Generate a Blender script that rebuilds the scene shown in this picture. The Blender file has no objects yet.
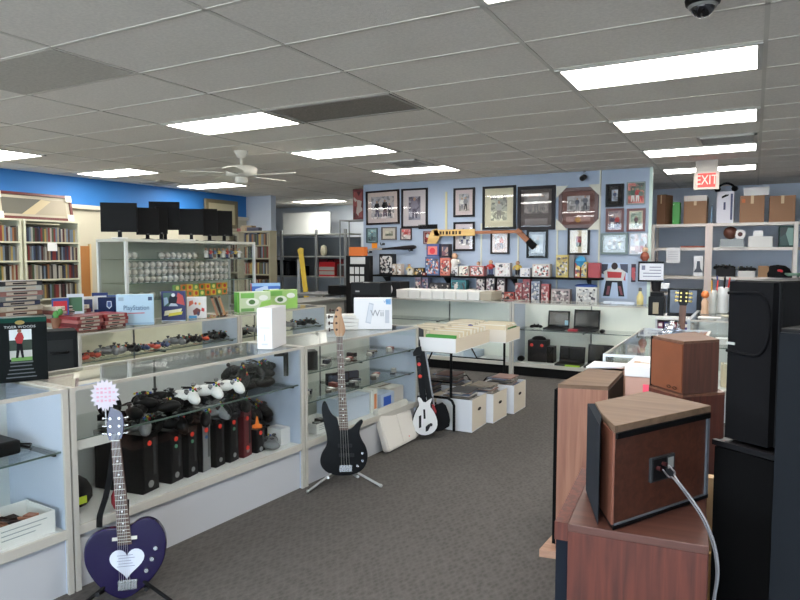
import bpy, bmesh, math, random
from mathutils import Vector, Matrix
from math import sin, cos, pi, radians as R
rnd = random.Random(11)
SC = bpy.context.scene
COL = SC.collection
# ---------------------------------------------------------------- camera model (metres, z up; +Y runs along the counters)
F, HOR, VPX, EYE = 650.0, 256.0, 754.0, 1.55
PITCH = math.atan((300 - HOR) / F)
YAW = math.atan((VPX - 400) / (F / cos(PITCH)))
_fw = Vector((-sin(YAW) * cos(PITCH), cos(YAW) * cos(PITCH), -sin(PITCH)))
_rt = Vector((cos(YAW), sin(YAW), 0))
_up = _rt.cross(_fw)
def W(u, v, x=None, y=None, z=None):
    """world point seen at photo pixel u, v on the plane x=, y= or z="""
    d = _rt * ((u - 400) / F) + _up * ((300 - v) / F) + _fw
    if x is not None: t = x / d.x
    elif y is not None: t = y / d.y
    else: t = (z - EYE) / d.z
    return Vector((d.x * t, d.y * t, EYE + d.z * t))
cd = bpy.data.cameras.new('camera'); cam = bpy.data.objects.new('camera', cd); COL.objects.link(cam)
cam.location = (0, 0, EYE); cam.rotation_euler = (pi / 2 - PITCH, 0, YAW)
cd.sensor_width = 36; cd.lens = F / 800 * 36; cd.clip_start = .02; cd.clip_end = 200
SC.camera = cam
SC.view_settings.view_transform = 'Standard'; SC.view_settings.look = 'None'
SC.view_settings.gamma = 1; SC.view_settings.exposure = 0.8; SC.view_settings.use_curve_mapping = False
try: SC.cycles.transparent_max_bounces = 48; SC.cycles.max_bounces = 10
except Exception: pass

# ---------------------------------------------------------------- materials
def lin(c):
    o = []
    for a in c[:3]:
        a /= 255.0
        o.append(a / 12.92 if a <= .04045 else ((a + .055) / 1.055) ** 2.4)
    return (*o, 1)
_mats = {}
def newmat(key):
    m = bpy.data.materials.new(key); m.use_nodes = True
    nt = m.node_tree
    return m, nt, nt.nodes['Principled BSDF']
def M(c, r=.5, m=0.0, nz=None, bump=None, emit=0):
    """plain or gently mottled surface; nz=(scale, amount), bump=(scale, strength)"""
    key = 'surface_%d_%d_%d_%s_%s_%s_%s_%s' % (*c, r, m, nz, bump, emit)
    if key in _mats: return _mats[key]
    mt, nt, b = newmat(key); N, L = nt.nodes, nt.links
    b.inputs['Base Color'].default_value = lin(c); b.inputs['Roughness'].default_value = r; b.inputs['Metallic'].default_value = m
    if max(c) < 75 and m == 0 and r > .25: b.inputs['Specular IOR Level'].default_value = .14
    if nz or bump:
        tc = N.new('ShaderNodeTexCoord')
    if nz:
        t = N.new('ShaderNodeTexNoise'); t.inputs['Scale'].default_value = nz[0]; t.inputs['Detail'].default_value = 5
        L.new(tc.outputs['Object'], t.inputs['Vector'])
        rp = N.new('ShaderNodeValToRGB'); a = lin(c); k = nz[1]
        rp.color_ramp.elements[0].position = .3; rp.color_ramp.elements[1].position = .7
        rp.color_ramp.elements[0].color = (*[x * (1 - k) for x in a[:3]], 1); rp.color_ramp.elements[1].color = (*[min(1, x * (1 + k)) for x in a[:3]], 1)
        L.new(t.outputs['Fac'], rp.inputs['Fac']); L.new(rp.outputs['Color'], b.inputs['Base Color'])
    if bump:
        t2 = N.new('ShaderNodeTexNoise'); t2.inputs['Scale'].default_value = bump[0]; t2.inputs['Detail'].default_value = 3
        L.new(tc.outputs['Object'], t2.inputs['Vector'])
        bp = N.new('ShaderNodeBump'); bp.inputs['Strength'].default_value = bump[1]; bp.inputs['Distance'].default_value = .01
        L.new(t2.outputs['Fac'], bp.inputs['Height']); L.new(bp.outputs['Normal'], b.inputs['Normal'])
    if emit:
        b.inputs['Emission Color'].default_value = lin(c); b.inputs['Emission Strength'].default_value = emit
    _mats[key] = mt; return mt
def OC(r=.45):
    """surface that takes its object's own colour, with a little print mottling"""
    key = 'own_colour_%s' % r
    if key in _mats: return _mats[key]
    mt, nt, b = newmat(key); N, L = nt.nodes, nt.links
    oi = N.new('ShaderNodeObjectInfo'); L.new(oi.outputs['Color'], b.inputs['Base Color']); b.inputs['Roughness'].default_value = r
    _mats[key] = mt; return mt
def wood(c1, c2, axis='z', sc=9, r=.45, stretch=.06):
    key = 'wood_%s_%s_%s_%s_%s' % (c1, c2, axis, sc, stretch)
    if key in _mats: return _mats[key]
    mt, nt, b = newmat(key); N, L = nt.nodes, nt.links
    tc = N.new('ShaderNodeTexCoord'); mp = N.new('ShaderNodeMapping'); L.new(tc.outputs['Object'], mp.inputs['Vector'])
    s = [sc * 5] * 3; s['xyz'.index(axis)] = sc * 5 * stretch; mp.inputs['Scale'].default_value = s
    n1 = N.new('ShaderNodeTexNoise'); n1.inputs['Scale'].default_value = 1; n1.inputs['Detail'].default_value = 6; n1.inputs['Distortion'].default_value = .6
    L.new(mp.outputs['Vector'], n1.inputs['Vector'])
    rp = N.new('ShaderNodeValToRGB'); e = rp.color_ramp.elements
    e[0].position = .34; e[1].position = .66; e[0].color = lin(c1); e[1].color = lin(c2)
    L.new(n1.outputs['Fac'], rp.inputs['Fac']); L.new(rp.outputs['Color'], b.inputs['Base Color']); b.inputs['Roughness'].default_value = r
    _mats[key] = mt; return mt
def printmat(cols, sc=14, seed=0):
    """coloured print: blocky cells blended with noise"""
    key = 'print_%s_%s_%s' % (cols, sc, seed)
    if key in _mats: return _mats[key]
    mt, nt, b = newmat(key); N, L = nt.nodes, nt.links
    tc = N.new('ShaderNodeTexCoord'); mp = N.new('ShaderNodeMapping'); mp.inputs['Location'].default_value = (seed * 3.7, seed * 1.3, seed * 2.1)
    L.new(tc.outputs['Object'], mp.inputs['Vector'])
    v = N.new('ShaderNodeTexVoronoi'); v.inputs['Scale'].default_value = sc; L.new(mp.outputs['Vector'], v.inputs['Vector'])
    sp = N.new('ShaderNodeSeparateColor'); L.new(v.outputs['Color'], sp.inputs['Color'])
    rp = N.new('ShaderNodeValToRGB'); rp.color_ramp.interpolation = 'CONSTANT'
    e = rp.color_ramp.elements
    while len(e) < len(cols): e.new(.5)
    for i, c in enumerate(cols): e[i].position = i / len(cols); e[i].color = lin(c)
    L.new(sp.outputs[0], rp.inputs['Fac']); L.new(rp.outputs['Color'], b.inputs['Base Color']); b.inputs['Roughness'].default_value = .4
    _mats[key] = mt; return mt
def glassmat(tint=(.965, .985, .972), base=.03, rough=.0):
    key = 'clear_pane_%s_%s' % (tint, base)
    if key in _mats: return _mats[key]
    mt, nt, b = newmat(key); N, L = nt.nodes, nt.links
    tr = N.new('ShaderNodeBsdfTransparent'); tr.inputs['Color'].default_value = (*tint, 1)
    gl = N.new('ShaderNodeBsdfGlossy'); gl.inputs['Roughness'].default_value = rough
    lw = N.new('ShaderNodeLayerWeight'); lw.inputs['Blend'].default_value = .5
    p = N.new('ShaderNodeMath'); p.operation = 'POWER'; p.inputs[1].default_value = 5; L.new(lw.outputs['Facing'], p.inputs[0])
    q = N.new('ShaderNodeMath'); q.operation = 'MULTIPLY_ADD'; q.inputs[1].default_value = .8; q.inputs[2].default_value = base; L.new(p.outputs[0], q.inputs[0])
    mx = N.new('ShaderNodeMixShader'); L.new(q.outputs[0], mx.inputs[0]); L.new(tr.outputs[0], mx.inputs[1]); L.new(gl.outputs[0], mx.inputs[2])
    L.new(mx.outputs[0], N['Material Output'].inputs['Surface'])
    _mats[key] = mt; return mt
GLASS = glassmat((.975, .985, .98), .025)
FILM = glassmat((.93, .94, .95), .12, .08)
WHITE = M((222, 222, 220), .45); LAM = M((192, 194, 198), .45); BLACK = M((14, 14, 15), .45); BLACKM = M((18, 18, 19), .8)
CHROME = M((200, 200, 200), .22, 1.0); STEEL = M((150, 150, 148), .4, .6); GREYP = M((120, 122, 124), .5); CARD = M((170, 132, 96), .8, 0, (6, .12))
RED = M((214, 40, 36), .5); PAPER = M((235, 235, 232), .7); CREAM = M((214, 206, 184), .5)

# ---------------------------------------------------------------- mesh builder
class MB:
    def __init__(s, mat=None): s.v = []; s.f = []; s.k = []; s.s = []; s.mats = []; s.T = Matrix(); s.cur = 0; s.ms = []
    def mat(s, m):
        if m not in s.ms: s.ms.append(m)
        s.cur = s.ms.index(m); return s
    def xf(s, T=None): s.T = T or Matrix(); return s
    def add(s, vs, fs, smooth=False):
        o = len(s.v); s.v += [s.T @ Vector(p) for p in vs]
        for f in fs: s.f.append([o + i for i in f]); s.k.append(s.cur); s.s.append(smooth)
        return s
    def box(s, x0, y0, z0, x1, y1, z1):
        return s.add([(x0,y0,z0),(x1,y0,z0),(x1,y1,z0),(x0,y1,z0),(x0,y0,z1),(x1,y0,z1),(x1,y1,z1),(x0,y1,z1)],
                     [(3,2,1,0),(4,5,6,7),(0,1,5,4),(1,2,6,5),(2,3,7,6),(3,0,4,7)])
    def cb(s, c, d): return s.box(c[0]-d[0]/2, c[1]-d[1]/2, c[2]-d[2]/2, c[0]+d[0]/2, c[1]+d[1]/2, c[2]+d[2]/2)
    def prism(s, poly, z0, z1):           # poly of (x,y), counter-clockwise
        n = len(poly)
        a = sum(poly[i][0]*poly[(i+1)%n][1]-poly[(i+1)%n][0]*poly[i][1] for i in range(n))
        if a < 0: poly = poly[::-1]
        return s.add([(p[0],p[1],z0) for p in poly]+[(p[0],p[1],z1) for p in poly],
                     [tuple(range(n))[::-1], tuple(range(n,2*n))]+[(i,(i+1)%n,n+(i+1)%n,n+i) for i in range(n)])
    def slab(s, poly, y0, y1):            # poly of (x,z); y0 is the front
        T = s.T; s.T = T @ Matrix(((1,0,0,0),(0,0,1,0),(0,1,0,0),(0,0,0,1)))
        n = len(poly); a = sum(poly[i][0]*poly[(i+1)%n][1]-poly[(i+1)%n][0]*poly[i][1] for i in range(n))
        if a < 0: poly = poly[::-1]
        s.add([(p[0],p[1],y0) for p in poly]+[(p[0],p[1],y1) for p in poly],
              [tuple(range(n)), tuple(range(n,2*n))[::-1]]+[(i,n+i,n+(i+1)%n,(i+1)%n) for i in range(n)])
        s.T = T; return s
    def cyl(s, p0, p1, r0, r1=None, n=14, smooth=True):
        r1 = r0 if r1 is None else r1
        p0, p1 = Vector(p0), Vector(p1); d = (p1-p0).normalized()
        a = d.orthogonal().normalized(); b = d.cross(a)
        ring = lambda p, r: [p+(a*cos(2*pi*i/n)+b*sin(2*pi*i/n))*r for i in range(n)]
        s.add(ring(p0,r0)+ring(p1,r1), [(i,(i+1)%n,n+(i+1)%n,n+i) for i in range(n)], smooth)
        s.add(ring(p0,r0), [tuple(range(n))[::-1]]); s.add(ring(p1,r1), [tuple(range(n))]); return s
    def tube(s, pts, r, n=8):
        pts = [Vector(p) for p in pts]; rings = []; a = None
        for i, p in enumerate(pts):
            d = (pts[min(i+1,len(pts)-1)]-pts[max(i-1,0)]).normalized()
            a = d.orthogonal().normalized() if a is None else (a-d*a.dot(d)).normalized()
            b = d.cross(a); rings += [p+(a*cos(2*pi*j/n)+b*sin(2*pi*j/n))*r for j in range(n)]
        m = len(pts)
        s.add(rings, [(i*n+j,i*n+(j+1)%n,(i+1)*n+(j+1)%n,(i+1)*n+j) for i in range(m-1) for j in range(n)], True)
        s.add(rings[:n], [tuple(range(n))[::-1]]); s.add(rings[-n:], [tuple(range(n))]); return s
    def sph(s, c, r, n=12):
        if not hasattr(r, '__len__'): r = (r, r, r)
        m = max(4, n//2); vs = [(c[0],c[1],c[2]-r[2])]
        for i in range(1, m):
            t = -pi/2+pi*i/m
            vs += [(c[0]+r[0]*cos(t)*cos(2*pi*j/n), c[1]+r[1]*cos(t)*sin(2*pi*j/n), c[2]+r[2]*sin(t)) for j in range(n)]
        vs.append((c[0],c[1],c[2]+r[2])); fs = []
        for j in range(n): fs.append((0,1+(j+1)%n,1+j))
        for i in range(m-2):
            for j in range(n): fs.append((1+i*n+j,1+i*n+(j+1)%n,1+(i+1)*n+(j+1)%n,1+(i+1)*n+j))
        t = len(vs)-1
        for j in range(n): fs.append((t,1+(m-2)*n+j,1+(m-2)*n+(j+1)%n))
        return s.add(vs, fs, True)
    def lathe(s, prof, n=20, c=(0,0,0)):  # prof of (r,z) bottom to top
        vs = [(c[0]+r*cos(2*pi*j/n), c[1]+r*sin(2*pi*j/n), c[2]+z) for r, z in prof for j in range(n)]
        m = len(prof)
        s.add(vs, [(i*n+j,i*n+(j+1)%n,(i+1)*n+(j+1)%n,(i+1)*n+j) for i in range(m-1) for j in range(n)], True)
        s.add(vs[:n], [tuple(range(n))[::-1]]); s.add(vs[-n:], [tuple(range(n))]); return s
    def mesh(s, name, bevel=0, seg=2):
        me = bpy.data.meshes.new(name); me.from_pydata([tuple(p) for p in s.v], [], s.f)
        for m in s.ms: me.materials.append(m)
        me.polygons.foreach_set('material_index', s.k); me.polygons.foreach_set('use_smooth', s.s)
        if bevel:
            bm = bmesh.new(); bm.from_mesh(me)
            bmesh.ops.remove_doubles(bm, verts=bm.verts, dist=1e-6)
            ed = [e for e in bm.edges if len(e.link_faces) == 2 and e.calc_face_angle(0) > .6]
            bmesh.ops.bevel(bm, geom=ed, offset=bevel, segments=seg, profile=.5, affect='EDGES', clamp_overlap=True)
            bm.to_mesh(me); bm.free()
        me.update(); return me
LABELS = set()
def tag(o, label=None, cat=None, group=None, kind=None):
    if label:
        LABELS.add(label); o['label'] = label
    if cat: o['category'] = cat
    if group: o['group'] = group
    if kind: o['kind'] = kind
    return o
def Obj(name, mb, mats=None, parent=None, loc=(0,0,0), rz=0, label=None, cat=None, group=None, kind=None, bevel=0, color=None):
    if mats is not None and not isinstance(mb, bpy.types.Mesh):
        mb.ms = mats if isinstance(mats, list) else [mats]
    me = mb if isinstance(mb, bpy.types.Mesh) else mb.mesh(name, bevel)
    o = bpy.data.objects.new(name, me); COL.objects.link(o)
    o.parent = parent; o.location = loc
    if rz: o.rotation_euler = (0, 0, rz)
    if color: o.color = lin(color)
    return tag(o, label, cat, group, kind)
def Thing(name, label, cat, loc=(0,0,0), rz=0, group=None, rot=None):
    o = bpy.data.objects.new(name, None); COL.objects.link(o); o.location = loc; o.rotation_euler = rot or (0, 0, rz); o.empty_display_size = .1
    return tag(o, label, cat, group)
def clone(root, loc, rz=0, label=None, group=None, rot=None, color=None, scale=None):
    c = root.copy(); COL.objects.link(c); c.location = loc; c.rotation_euler = rot or (0, 0, rz)
    if scale: c.scale = scale
    if color: c.color = lin(color)
    tag(c, label, None, group)
    for ch in root.children:
        d = ch.copy(); COL.objects.link(d); d.parent = c
        if color: d.color = lin(color)
        for g in ch.children:
            e = g.copy(); COL.objects.link(e); e.parent = d
    return c
def struct(name, mb, mats=None): return Obj(name, mb, mats, kind='structure')
def B(*a): return MB().box(*a)
def text(s, size, mat, parent, loc, rot=(pi/2,0,0), name='lettering', align='CENTER', sx=1, ext=.0008):
    cu = bpy.data.curves.new(name, 'FONT'); cu.body = s; cu.size = size; cu.align_x = align; cu.align_y = 'CENTER'; cu.extrude = ext; cu.resolution_u = 2
    t = bpy.data.objects.new(name, cu); COL.objects.link(t)
    dg = bpy.context.evaluated_depsgraph_get(); me = bpy.data.meshes.new_from_object(t.evaluated_get(dg)); bpy.data.objects.remove(t)
    me.materials.clear(); me.materials.append(mat)
    o = bpy.data.objects.new(name, me); COL.objects.link(o); o.parent = parent; o.location = loc; o.rotation_euler = rot; o.scale = (sx, 1, 1); return o
ORD = 'first second third fourth fifth sixth seventh eighth ninth tenth eleventh twelfth thirteenth fourteenth fifteenth sixteenth seventeenth eighteenth nineteenth twentieth twenty-first twenty-second twenty-third twenty-fourth twenty-fifth twenty-sixth twenty-seventh twenty-eighth twenty-ninth thirtieth'.split()
PAL = [('red',(136,52,48)),('dark blue',(48,56,82)),('cream',(176,166,140)),('black',(34,32,32)),('green',(70,92,66)),('white',(186,182,172)),('orange',(160,106,66)),
       ('grey',(118,116,110)),('brown',(96,70,52)),('pale blue',(116,134,152)),('yellow',(176,150,84)),('maroon',(82,38,40))]
def Rz(a): return Matrix.Rotation(a, 4, 'Z')
def at(origin, ang, p):
    return Vector(origin) + Rz(ang) @ Vector(p)
SKY = 6
LAMP = 10
# ================================================================ room shell
CZ = 2.75
def carpet():
    mt, nt, b = newmat('carpet'); N, L = nt.nodes, nt.links
    tc = N.new('ShaderNodeTexCoord'); mp = N.new('ShaderNodeMapping'); mp.inputs['Rotation'].default_value = (0, 0, R(38)); L.new(tc.outputs['Object'], mp.inputs['Vector'])
    w1 = N.new('ShaderNodeTexVoronoi'); w1.inputs['Scale'].default_value = 42; w1.inputs['Randomness'].default_value = .55; mp.inputs['Scale'].default_value = (1, .55, 1)
    L.new(mp.outputs['Vector'], w1.inputs['Vector'])
    n = N.new('ShaderNodeTexNoise'); n.inputs['Scale'].default_value = 120; n.inputs['Detail'].default_value = 4; L.new(tc.outputs['Object'], n.inputs['Vector'])
    ad = N.new('ShaderNodeMath'); ad.operation = 'MULTIPLY_ADD'; ad.inputs[1].default_value = .6; L.new(w1.outputs['Distance'], ad.inputs[0])
    ml = N.new('ShaderNodeMath'); ml.operation = 'MULTIPLY'; ml.inputs[1].default_value = .6; L.new(n.outputs['Fac'], ml.inputs[0]); L.new(ml.outputs[0], ad.inputs[2])
    rp = N.new('ShaderNodeValToRGB'); e = rp.color_ramp.elements; e[0].position = .2; e[1].position = .8; e[0].color = lin((60, 57, 55)); e[1].color = lin((89, 85, 82))
    L.new(ad.outputs[0], rp.inputs['Fac']); L.new(rp.outputs['Color'], b.inputs['Base Color']); b.inputs['Roughness'].default_value = .95
    bp = N.new('ShaderNodeBump'); bp.inputs['Strength'].default_value = .5; bp.inputs['Distance'].default_value = .006
    L.new(ad.outputs[0], bp.inputs['Height']); L.new(bp.outputs['Normal'], b.inputs['Normal'])
    return mt
struct('floor', B(-11.6, -3.2, -.1, 2.6, 14.2, 0), carpet())
CEILM = M((220, 215, 208), .9, 0, (55, .07), (160, .25))
struct('ceiling', B(-11.6, -3.2, CZ, 2.6, 14.2, CZ + .1), CEILM)
g = MB()
GX = [.02 - 1.205 * k for k in range(-2, 9)]; GY = [4.235 + .608 * k for k in range(-12, 17)]
for x in GX: g.box(x - .012, -3.2, CZ - .004, x + .012, 14.2, CZ)
for y in GY: g.box(-11.6, y - .012, CZ - .004, 2.6, y + .012, CZ)
struct('trim_1', g, M((200, 196, 188), .7))
PALE = M((166, 179, 198), .7, 0, (3, .03)); BLUE = M((52, 126, 200), .6, 0, (2, .04)); CREAMW = M((206, 200, 178), .7)
# blue side wall with a cream lower part
struct('wall_left', MB().mat(BLUE).box(-9.25, -3.2, 2.3, -9.1, 10.2, CZ).mat(CREAMW).box(-9.25, -3.2, 0, -9.1, 10.2, 2.3))
struct('trim_2', B(-9.1, -3.2, 2.27, -9.04, 10.2, 2.33), M((214, 208, 190), .5))
struct('wall_stub', B(-11.45, 10.2, 0, W(271.5, 250, y=10.2).x, 10.35, CZ), M((186, 194, 206), .7))
struct('wall_recess_side', B(-11.45, 10.35, 0, -11.3, 13.15, CZ), PALE)
struct('wall_recess', B(-11.45, 13.0, 0, -5.3, 13.15, CZ), M((214, 220, 226), .7))
struct('wall_pictures', B(W(363.5, 240, y=9.45).x, 9.45, 0, -1.27, 9.52, CZ), PALE)
struct('wall_pictures_side', B(-5.4, 9.52, 0, -5.3, 13.0, CZ), PALE)
struct('wall_alcove_side', B(-2.7, 9.52, 0, -2.6, 12.6, CZ), PALE)
struct('wall_alcove', B(-2.7, 12.6, 0, 2.6, 12.75, CZ), M((216, 226, 240), .7))
struct('wall_right', B(2.45, -3.2, 0, 2.6, 12.6, CZ), M((186, 190, 196), .7))
struct('trim_3', MB().box(-1.275, 9.42, 0, -1.235, 9.46, CZ), M((196, 214, 204), .4))
for i, u in enumerate((481.5, 518.5, 557.5, 599.5)):
    x = W(u, 230, y=9.45).x
    struct('trim_%d' % (4 + i), B(x - .012, 9.437, .9, x + .012, 9.45, 2.05 if i < 3 else CZ), M((206, 206, 190), .5))
# shop front behind the camera: glazed, daylight comes in
wf = MB(); wf.box(-10, -3.35, 0, 2.6, -3.2, .35).box(-10, -3.35, 2.6, 2.6, -3.2, CZ)
xs = [-10, -7.6, -5.2, -2.8, -.4, 2.0]
for x in xs + [2.5]: wf.box(x, -3.35, .35, x + .1, -3.2, 2.6)
struct('wall_front', wf, M((150, 150, 150), .5))
for i, x in enumerate(xs):
    x1 = (xs + [2.5])[i + 1]
    struct('window_%d' % (i + 1), B(x + .1, -3.29, .35, x1, -3.27, 2.6), glassmat((.97, .98, .98), .04))
struct('ground_outside', B(-30, -30, -.2, 25, -3.36, -.12), M((190, 188, 184), .9))
sl = bpy.data.lights.new('sun', 'SUN'); sl.energy = 12.0; sl.angle = .01; sl.color = (1, .95, .88); so = bpy.data.objects.new('sun', sl); COL.objects.link(so); so.rotation_euler = (R(-32), 0, R(12)); so.location = (0, 0, 12)
# ---------------------------------------------------------------- world: overcast-bright sky
w = bpy.data.worlds.new('sky'); SC.world = w; w.use_nodes = True
bg = w.node_tree.nodes["Background"]; bg.inputs["Color"].default_value = (.70, .84, 1, 1); bg.inputs["Strength"].default_value = SKY
# ---------------------------------------------------------------- ceiling fixtures
EM = bpy.data.materials.new('lit_diffuser'); EM.use_nodes = True
_e = EM.node_tree.nodes['Principled BSDF']; _e.inputs['Emission Color'].default_value = (1, .97, .92, 1); _e.inputs['Emission Strength'].default_value = LAMP; _e.inputs['Base Color'].default_value = (.9, .9, .9, 1)
TR = M((190, 188, 182), .5)
def troffer(ix, iy, label):
    x1 = .02 - 1.205 * ix; x0 = x1 - 1.205; y0 = 4.235 + .608 * iy; y1 = y0 + .608
    t = Thing('ceiling_light', label, 'light', ((x0+x1)/2, (y0+y1)/2, CZ), 0, 'fluorescent ceiling panels')
    a, b = 1.205/2 - .012, .304 - .012
    f = MB(); f.box(-a,-b,-.012,a,-b+.03,0).box(-a,b-.03,-.012,a,b,0).box(-a,-b+.03,-.012,-a+.03,b-.03,0).box(a-.03,-b+.03,-.012,a,b-.03,0)
    Obj('frame', f, TR, t); Obj('diffuser', B(-a+.03,-b+.03,-.007,a-.03,b-.03,-.001), EM, t)
for a in [(0,0,'largest lit ceiling panel, just in front of the dome camera'),(0,3,'lit ceiling panel, second in the line leading to the exit sign'),(0,6,'lit ceiling panel just behind the small air vent by the exit sign'),
          (0,9,'lit ceiling panel directly behind the hanging exit sign'),(0,-3,'lit ceiling panel showing only a corner at the top edge'),
          (3,0,'lit ceiling panel beside the dark return air grille'),(3,3,'lit ceiling panel to the right of the ceiling fan'),(3,6,'lit ceiling panel closest to the framed picture wall'),
          (6.2,0.1,'lit ceiling panel cut by the left edge of the photo'),(6.25,3.05,'lit ceiling panel over the disc bookcases by the blue wall'),(6.3,6.2,'lit ceiling panel beside the blue wall, behind the fan'),(6.5,11.9,'lit ceiling panel in the recess above the metal shelving')]:
    troffer(*a)
for ix, iy in ((0,-6),(0,-9),(3,-6),(3,-9),(6,-3),(6,-6)): troffer(ix, iy, 'lit ceiling panel behind the viewer near the shop front')
def vent(loc, sx, sy, label, n=6):
    t = Thing('ceiling_vent', label, 'vent', (loc[0], loc[1], CZ), 0, 'ceiling air vents')
    f = MB(); f.box(-sx,-sy,-.02,sx,-sy+.03,0).box(-sx,sy-.03,-.02,sx,sy,0).box(-sx,-sy,-.02,-sx+.03,sy,0).box(sx-.03,-sy,-.02,sx,sy,0)
    Obj('frame', f, TR, t); Obj('backing', B(-sx+.03,-sy+.03,-.004,sx-.03,sy-.03,0), M((70,68,66),.8), t)
    l = MB()
    for i in range(n):
        y = -sy+.05+(2*sy-.1)*i/(n-1); l.box(-sx+.03,y-.012,-.016,sx-.03,y+.004,-.008)
    Obj('louvre', l, M((150,147,142),.5), t)
vent((-.28, 7.56), .27, .24, 'metal air vent beside the ceiling panel line near the exit sign')
vent((-3.95, 7.5), .24, .26, 'small air vent beside the panel closest to the picture wall')
vent((-8.55, 7.55), .24, .22, 'small air vent near the top of the blue wall')
t = Thing('return_air_grille', 'dark rectangular return air grille beside a lit ceiling panel', 'air grille', (-2.99, 4.54, CZ))
Obj('frame', MB().box(-.59,-.29,-.01,.59,-.26,0).box(-.59,.26,-.01,.59,.29,0).box(-.59,-.26,-.01,-.56,.26,0).box(.56,-.26,-.01,.59,.26,0), M((150,146,140),.6), t)
Obj('perforated_plate', B(-.56,-.26,-.005,.56,.26,0), M((124,118,112),.8,0,(60,.25)), t)
Obj('ceiling_tile', B(-4.8,2.42,CZ-.006,-3.61,2.99,CZ), M((180,176,168),.9,0,(50,.1)), label='greyer stained ceiling tile above the left side counters', cat='ceiling tile')
# ceiling fan
fp = W(241,151,z=CZ)
t = Thing('ceiling_fan', 'white ceiling fan hanging in front of the blue wall', 'fan', (fp.x, fp.y, CZ))
WF = M((206,202,190),.5)
Obj('canopy', MB().lathe([(.02,-.09),(.05,-.07),(.08,-.01),(.08,0)]), WF, t); Obj('downrod', MB().cyl((0,0,-.17),(0,0,-.07),.016), WF, t)
Obj('motor_housing', MB().lathe([(.07,-.30),(.17,-.285),(.18,-.2),(.15,-.175),(.03,-.165)]), WF, t); Obj('switch_housing', MB().lathe([(.05,-.37),(.075,-.35),(.075,-.30)]), WF, t)
for k in range(5):
    a = R(8+72*k); T = Rz(a) @ Matrix.Rotation(R(9),4,'X')
    bl = Obj('blade', MB().xf(T).prism([(.2,-.045),(.3,-.065),(.62,-.07),(.66,-.05),(.66,.05),(.62,.07),(.3,.065),(.2,.045)],-.278,-.270), WF, t)
    Obj('blade_iron', MB().xf(Rz(a)).box(.14,-.015,-.283,.30,.015,-.277), M((170,166,156),.4), bl)
# dome camera at the top edge
p = W(703,-1,z=CZ)
t = Thing('dome_camera', 'black dome security camera on the ceiling at the top edge', 'security camera', (p.x, p.y, CZ))
Obj('housing', MB().lathe([(.062,-.03),(.075,-.024),(.08,0)]), BLACK, t); Obj('trim_ring', MB().lathe([(.06,-.042),(.066,-.03)]), M((120,120,118),.3), t)
Obj('dome', MB().sph((0,0,-.03),(.056,.056,.055),18), M((20,20,24),.06), t)
# bullet camera on picture wall
p = W(585,171,y=9.45)
t = Thing('mounted_camera', 'small dark camera mounted high on the picture wall', 'security camera', (p.x, 9.45, p.z))
Obj('bracket', MB().cyl((0,0,0),(0,-.07,-.02),.012), GREYP, t); Obj('body', MB().cyl((0,-.05,-.09),(0,-.16,-.12),.04), M((60,56,54),.4), t); Obj('lens', MB().cyl((0,-.158,-.12),(0,-.165,-.122),.028), BLACK, t)
p = W(241,193,x=-9.1)
t = Thing('white_camera', 'tiny white camera on the far end of the blue wall', 'security camera', (-9.1, p.y, p.z))
Obj('body', MB().cyl((0,0,0),(.12,-.02,-.05),.035), WHITE, t); Obj('arm', MB().cyl((0,0,.02),(.03,0,.09),.012), WHITE, t)
# exit sign hanging from the ceiling
p = W(706,166,z=CZ-.02); ys = 9.1; a = W(694,172,y=ys); b = W(719,189,y=ys)
t = Thing('exit_sign', 'red and white EXIT sign hanging from the ceiling by the boxes', 'sign', ((a.x+b.x)/2, ys, b.z))
hw = (b.x-a.x)/2; hh = a.z-b.z
Obj('housing', MB().box(-hw,-.02,0,hw,.03,hh), M((206,196,184),.5), t, bevel=.004)
Obj('canopy', MB().box(-hw*.86,-.02,hh,hw*.86,.03,CZ-b.z), M((190,182,172),.5), t)
Obj('lit_panel', B(-hw*.68,-.024,hh*.12,hw*.72,-.019,hh*.88), M((232,62,56),.5,0,None,None,.55), t)
text('EXIT', hh*.74, M((250,176,164),.5,0,None,None,.5), t, (.004,-.026,hh*.5), sx=.72)
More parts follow.
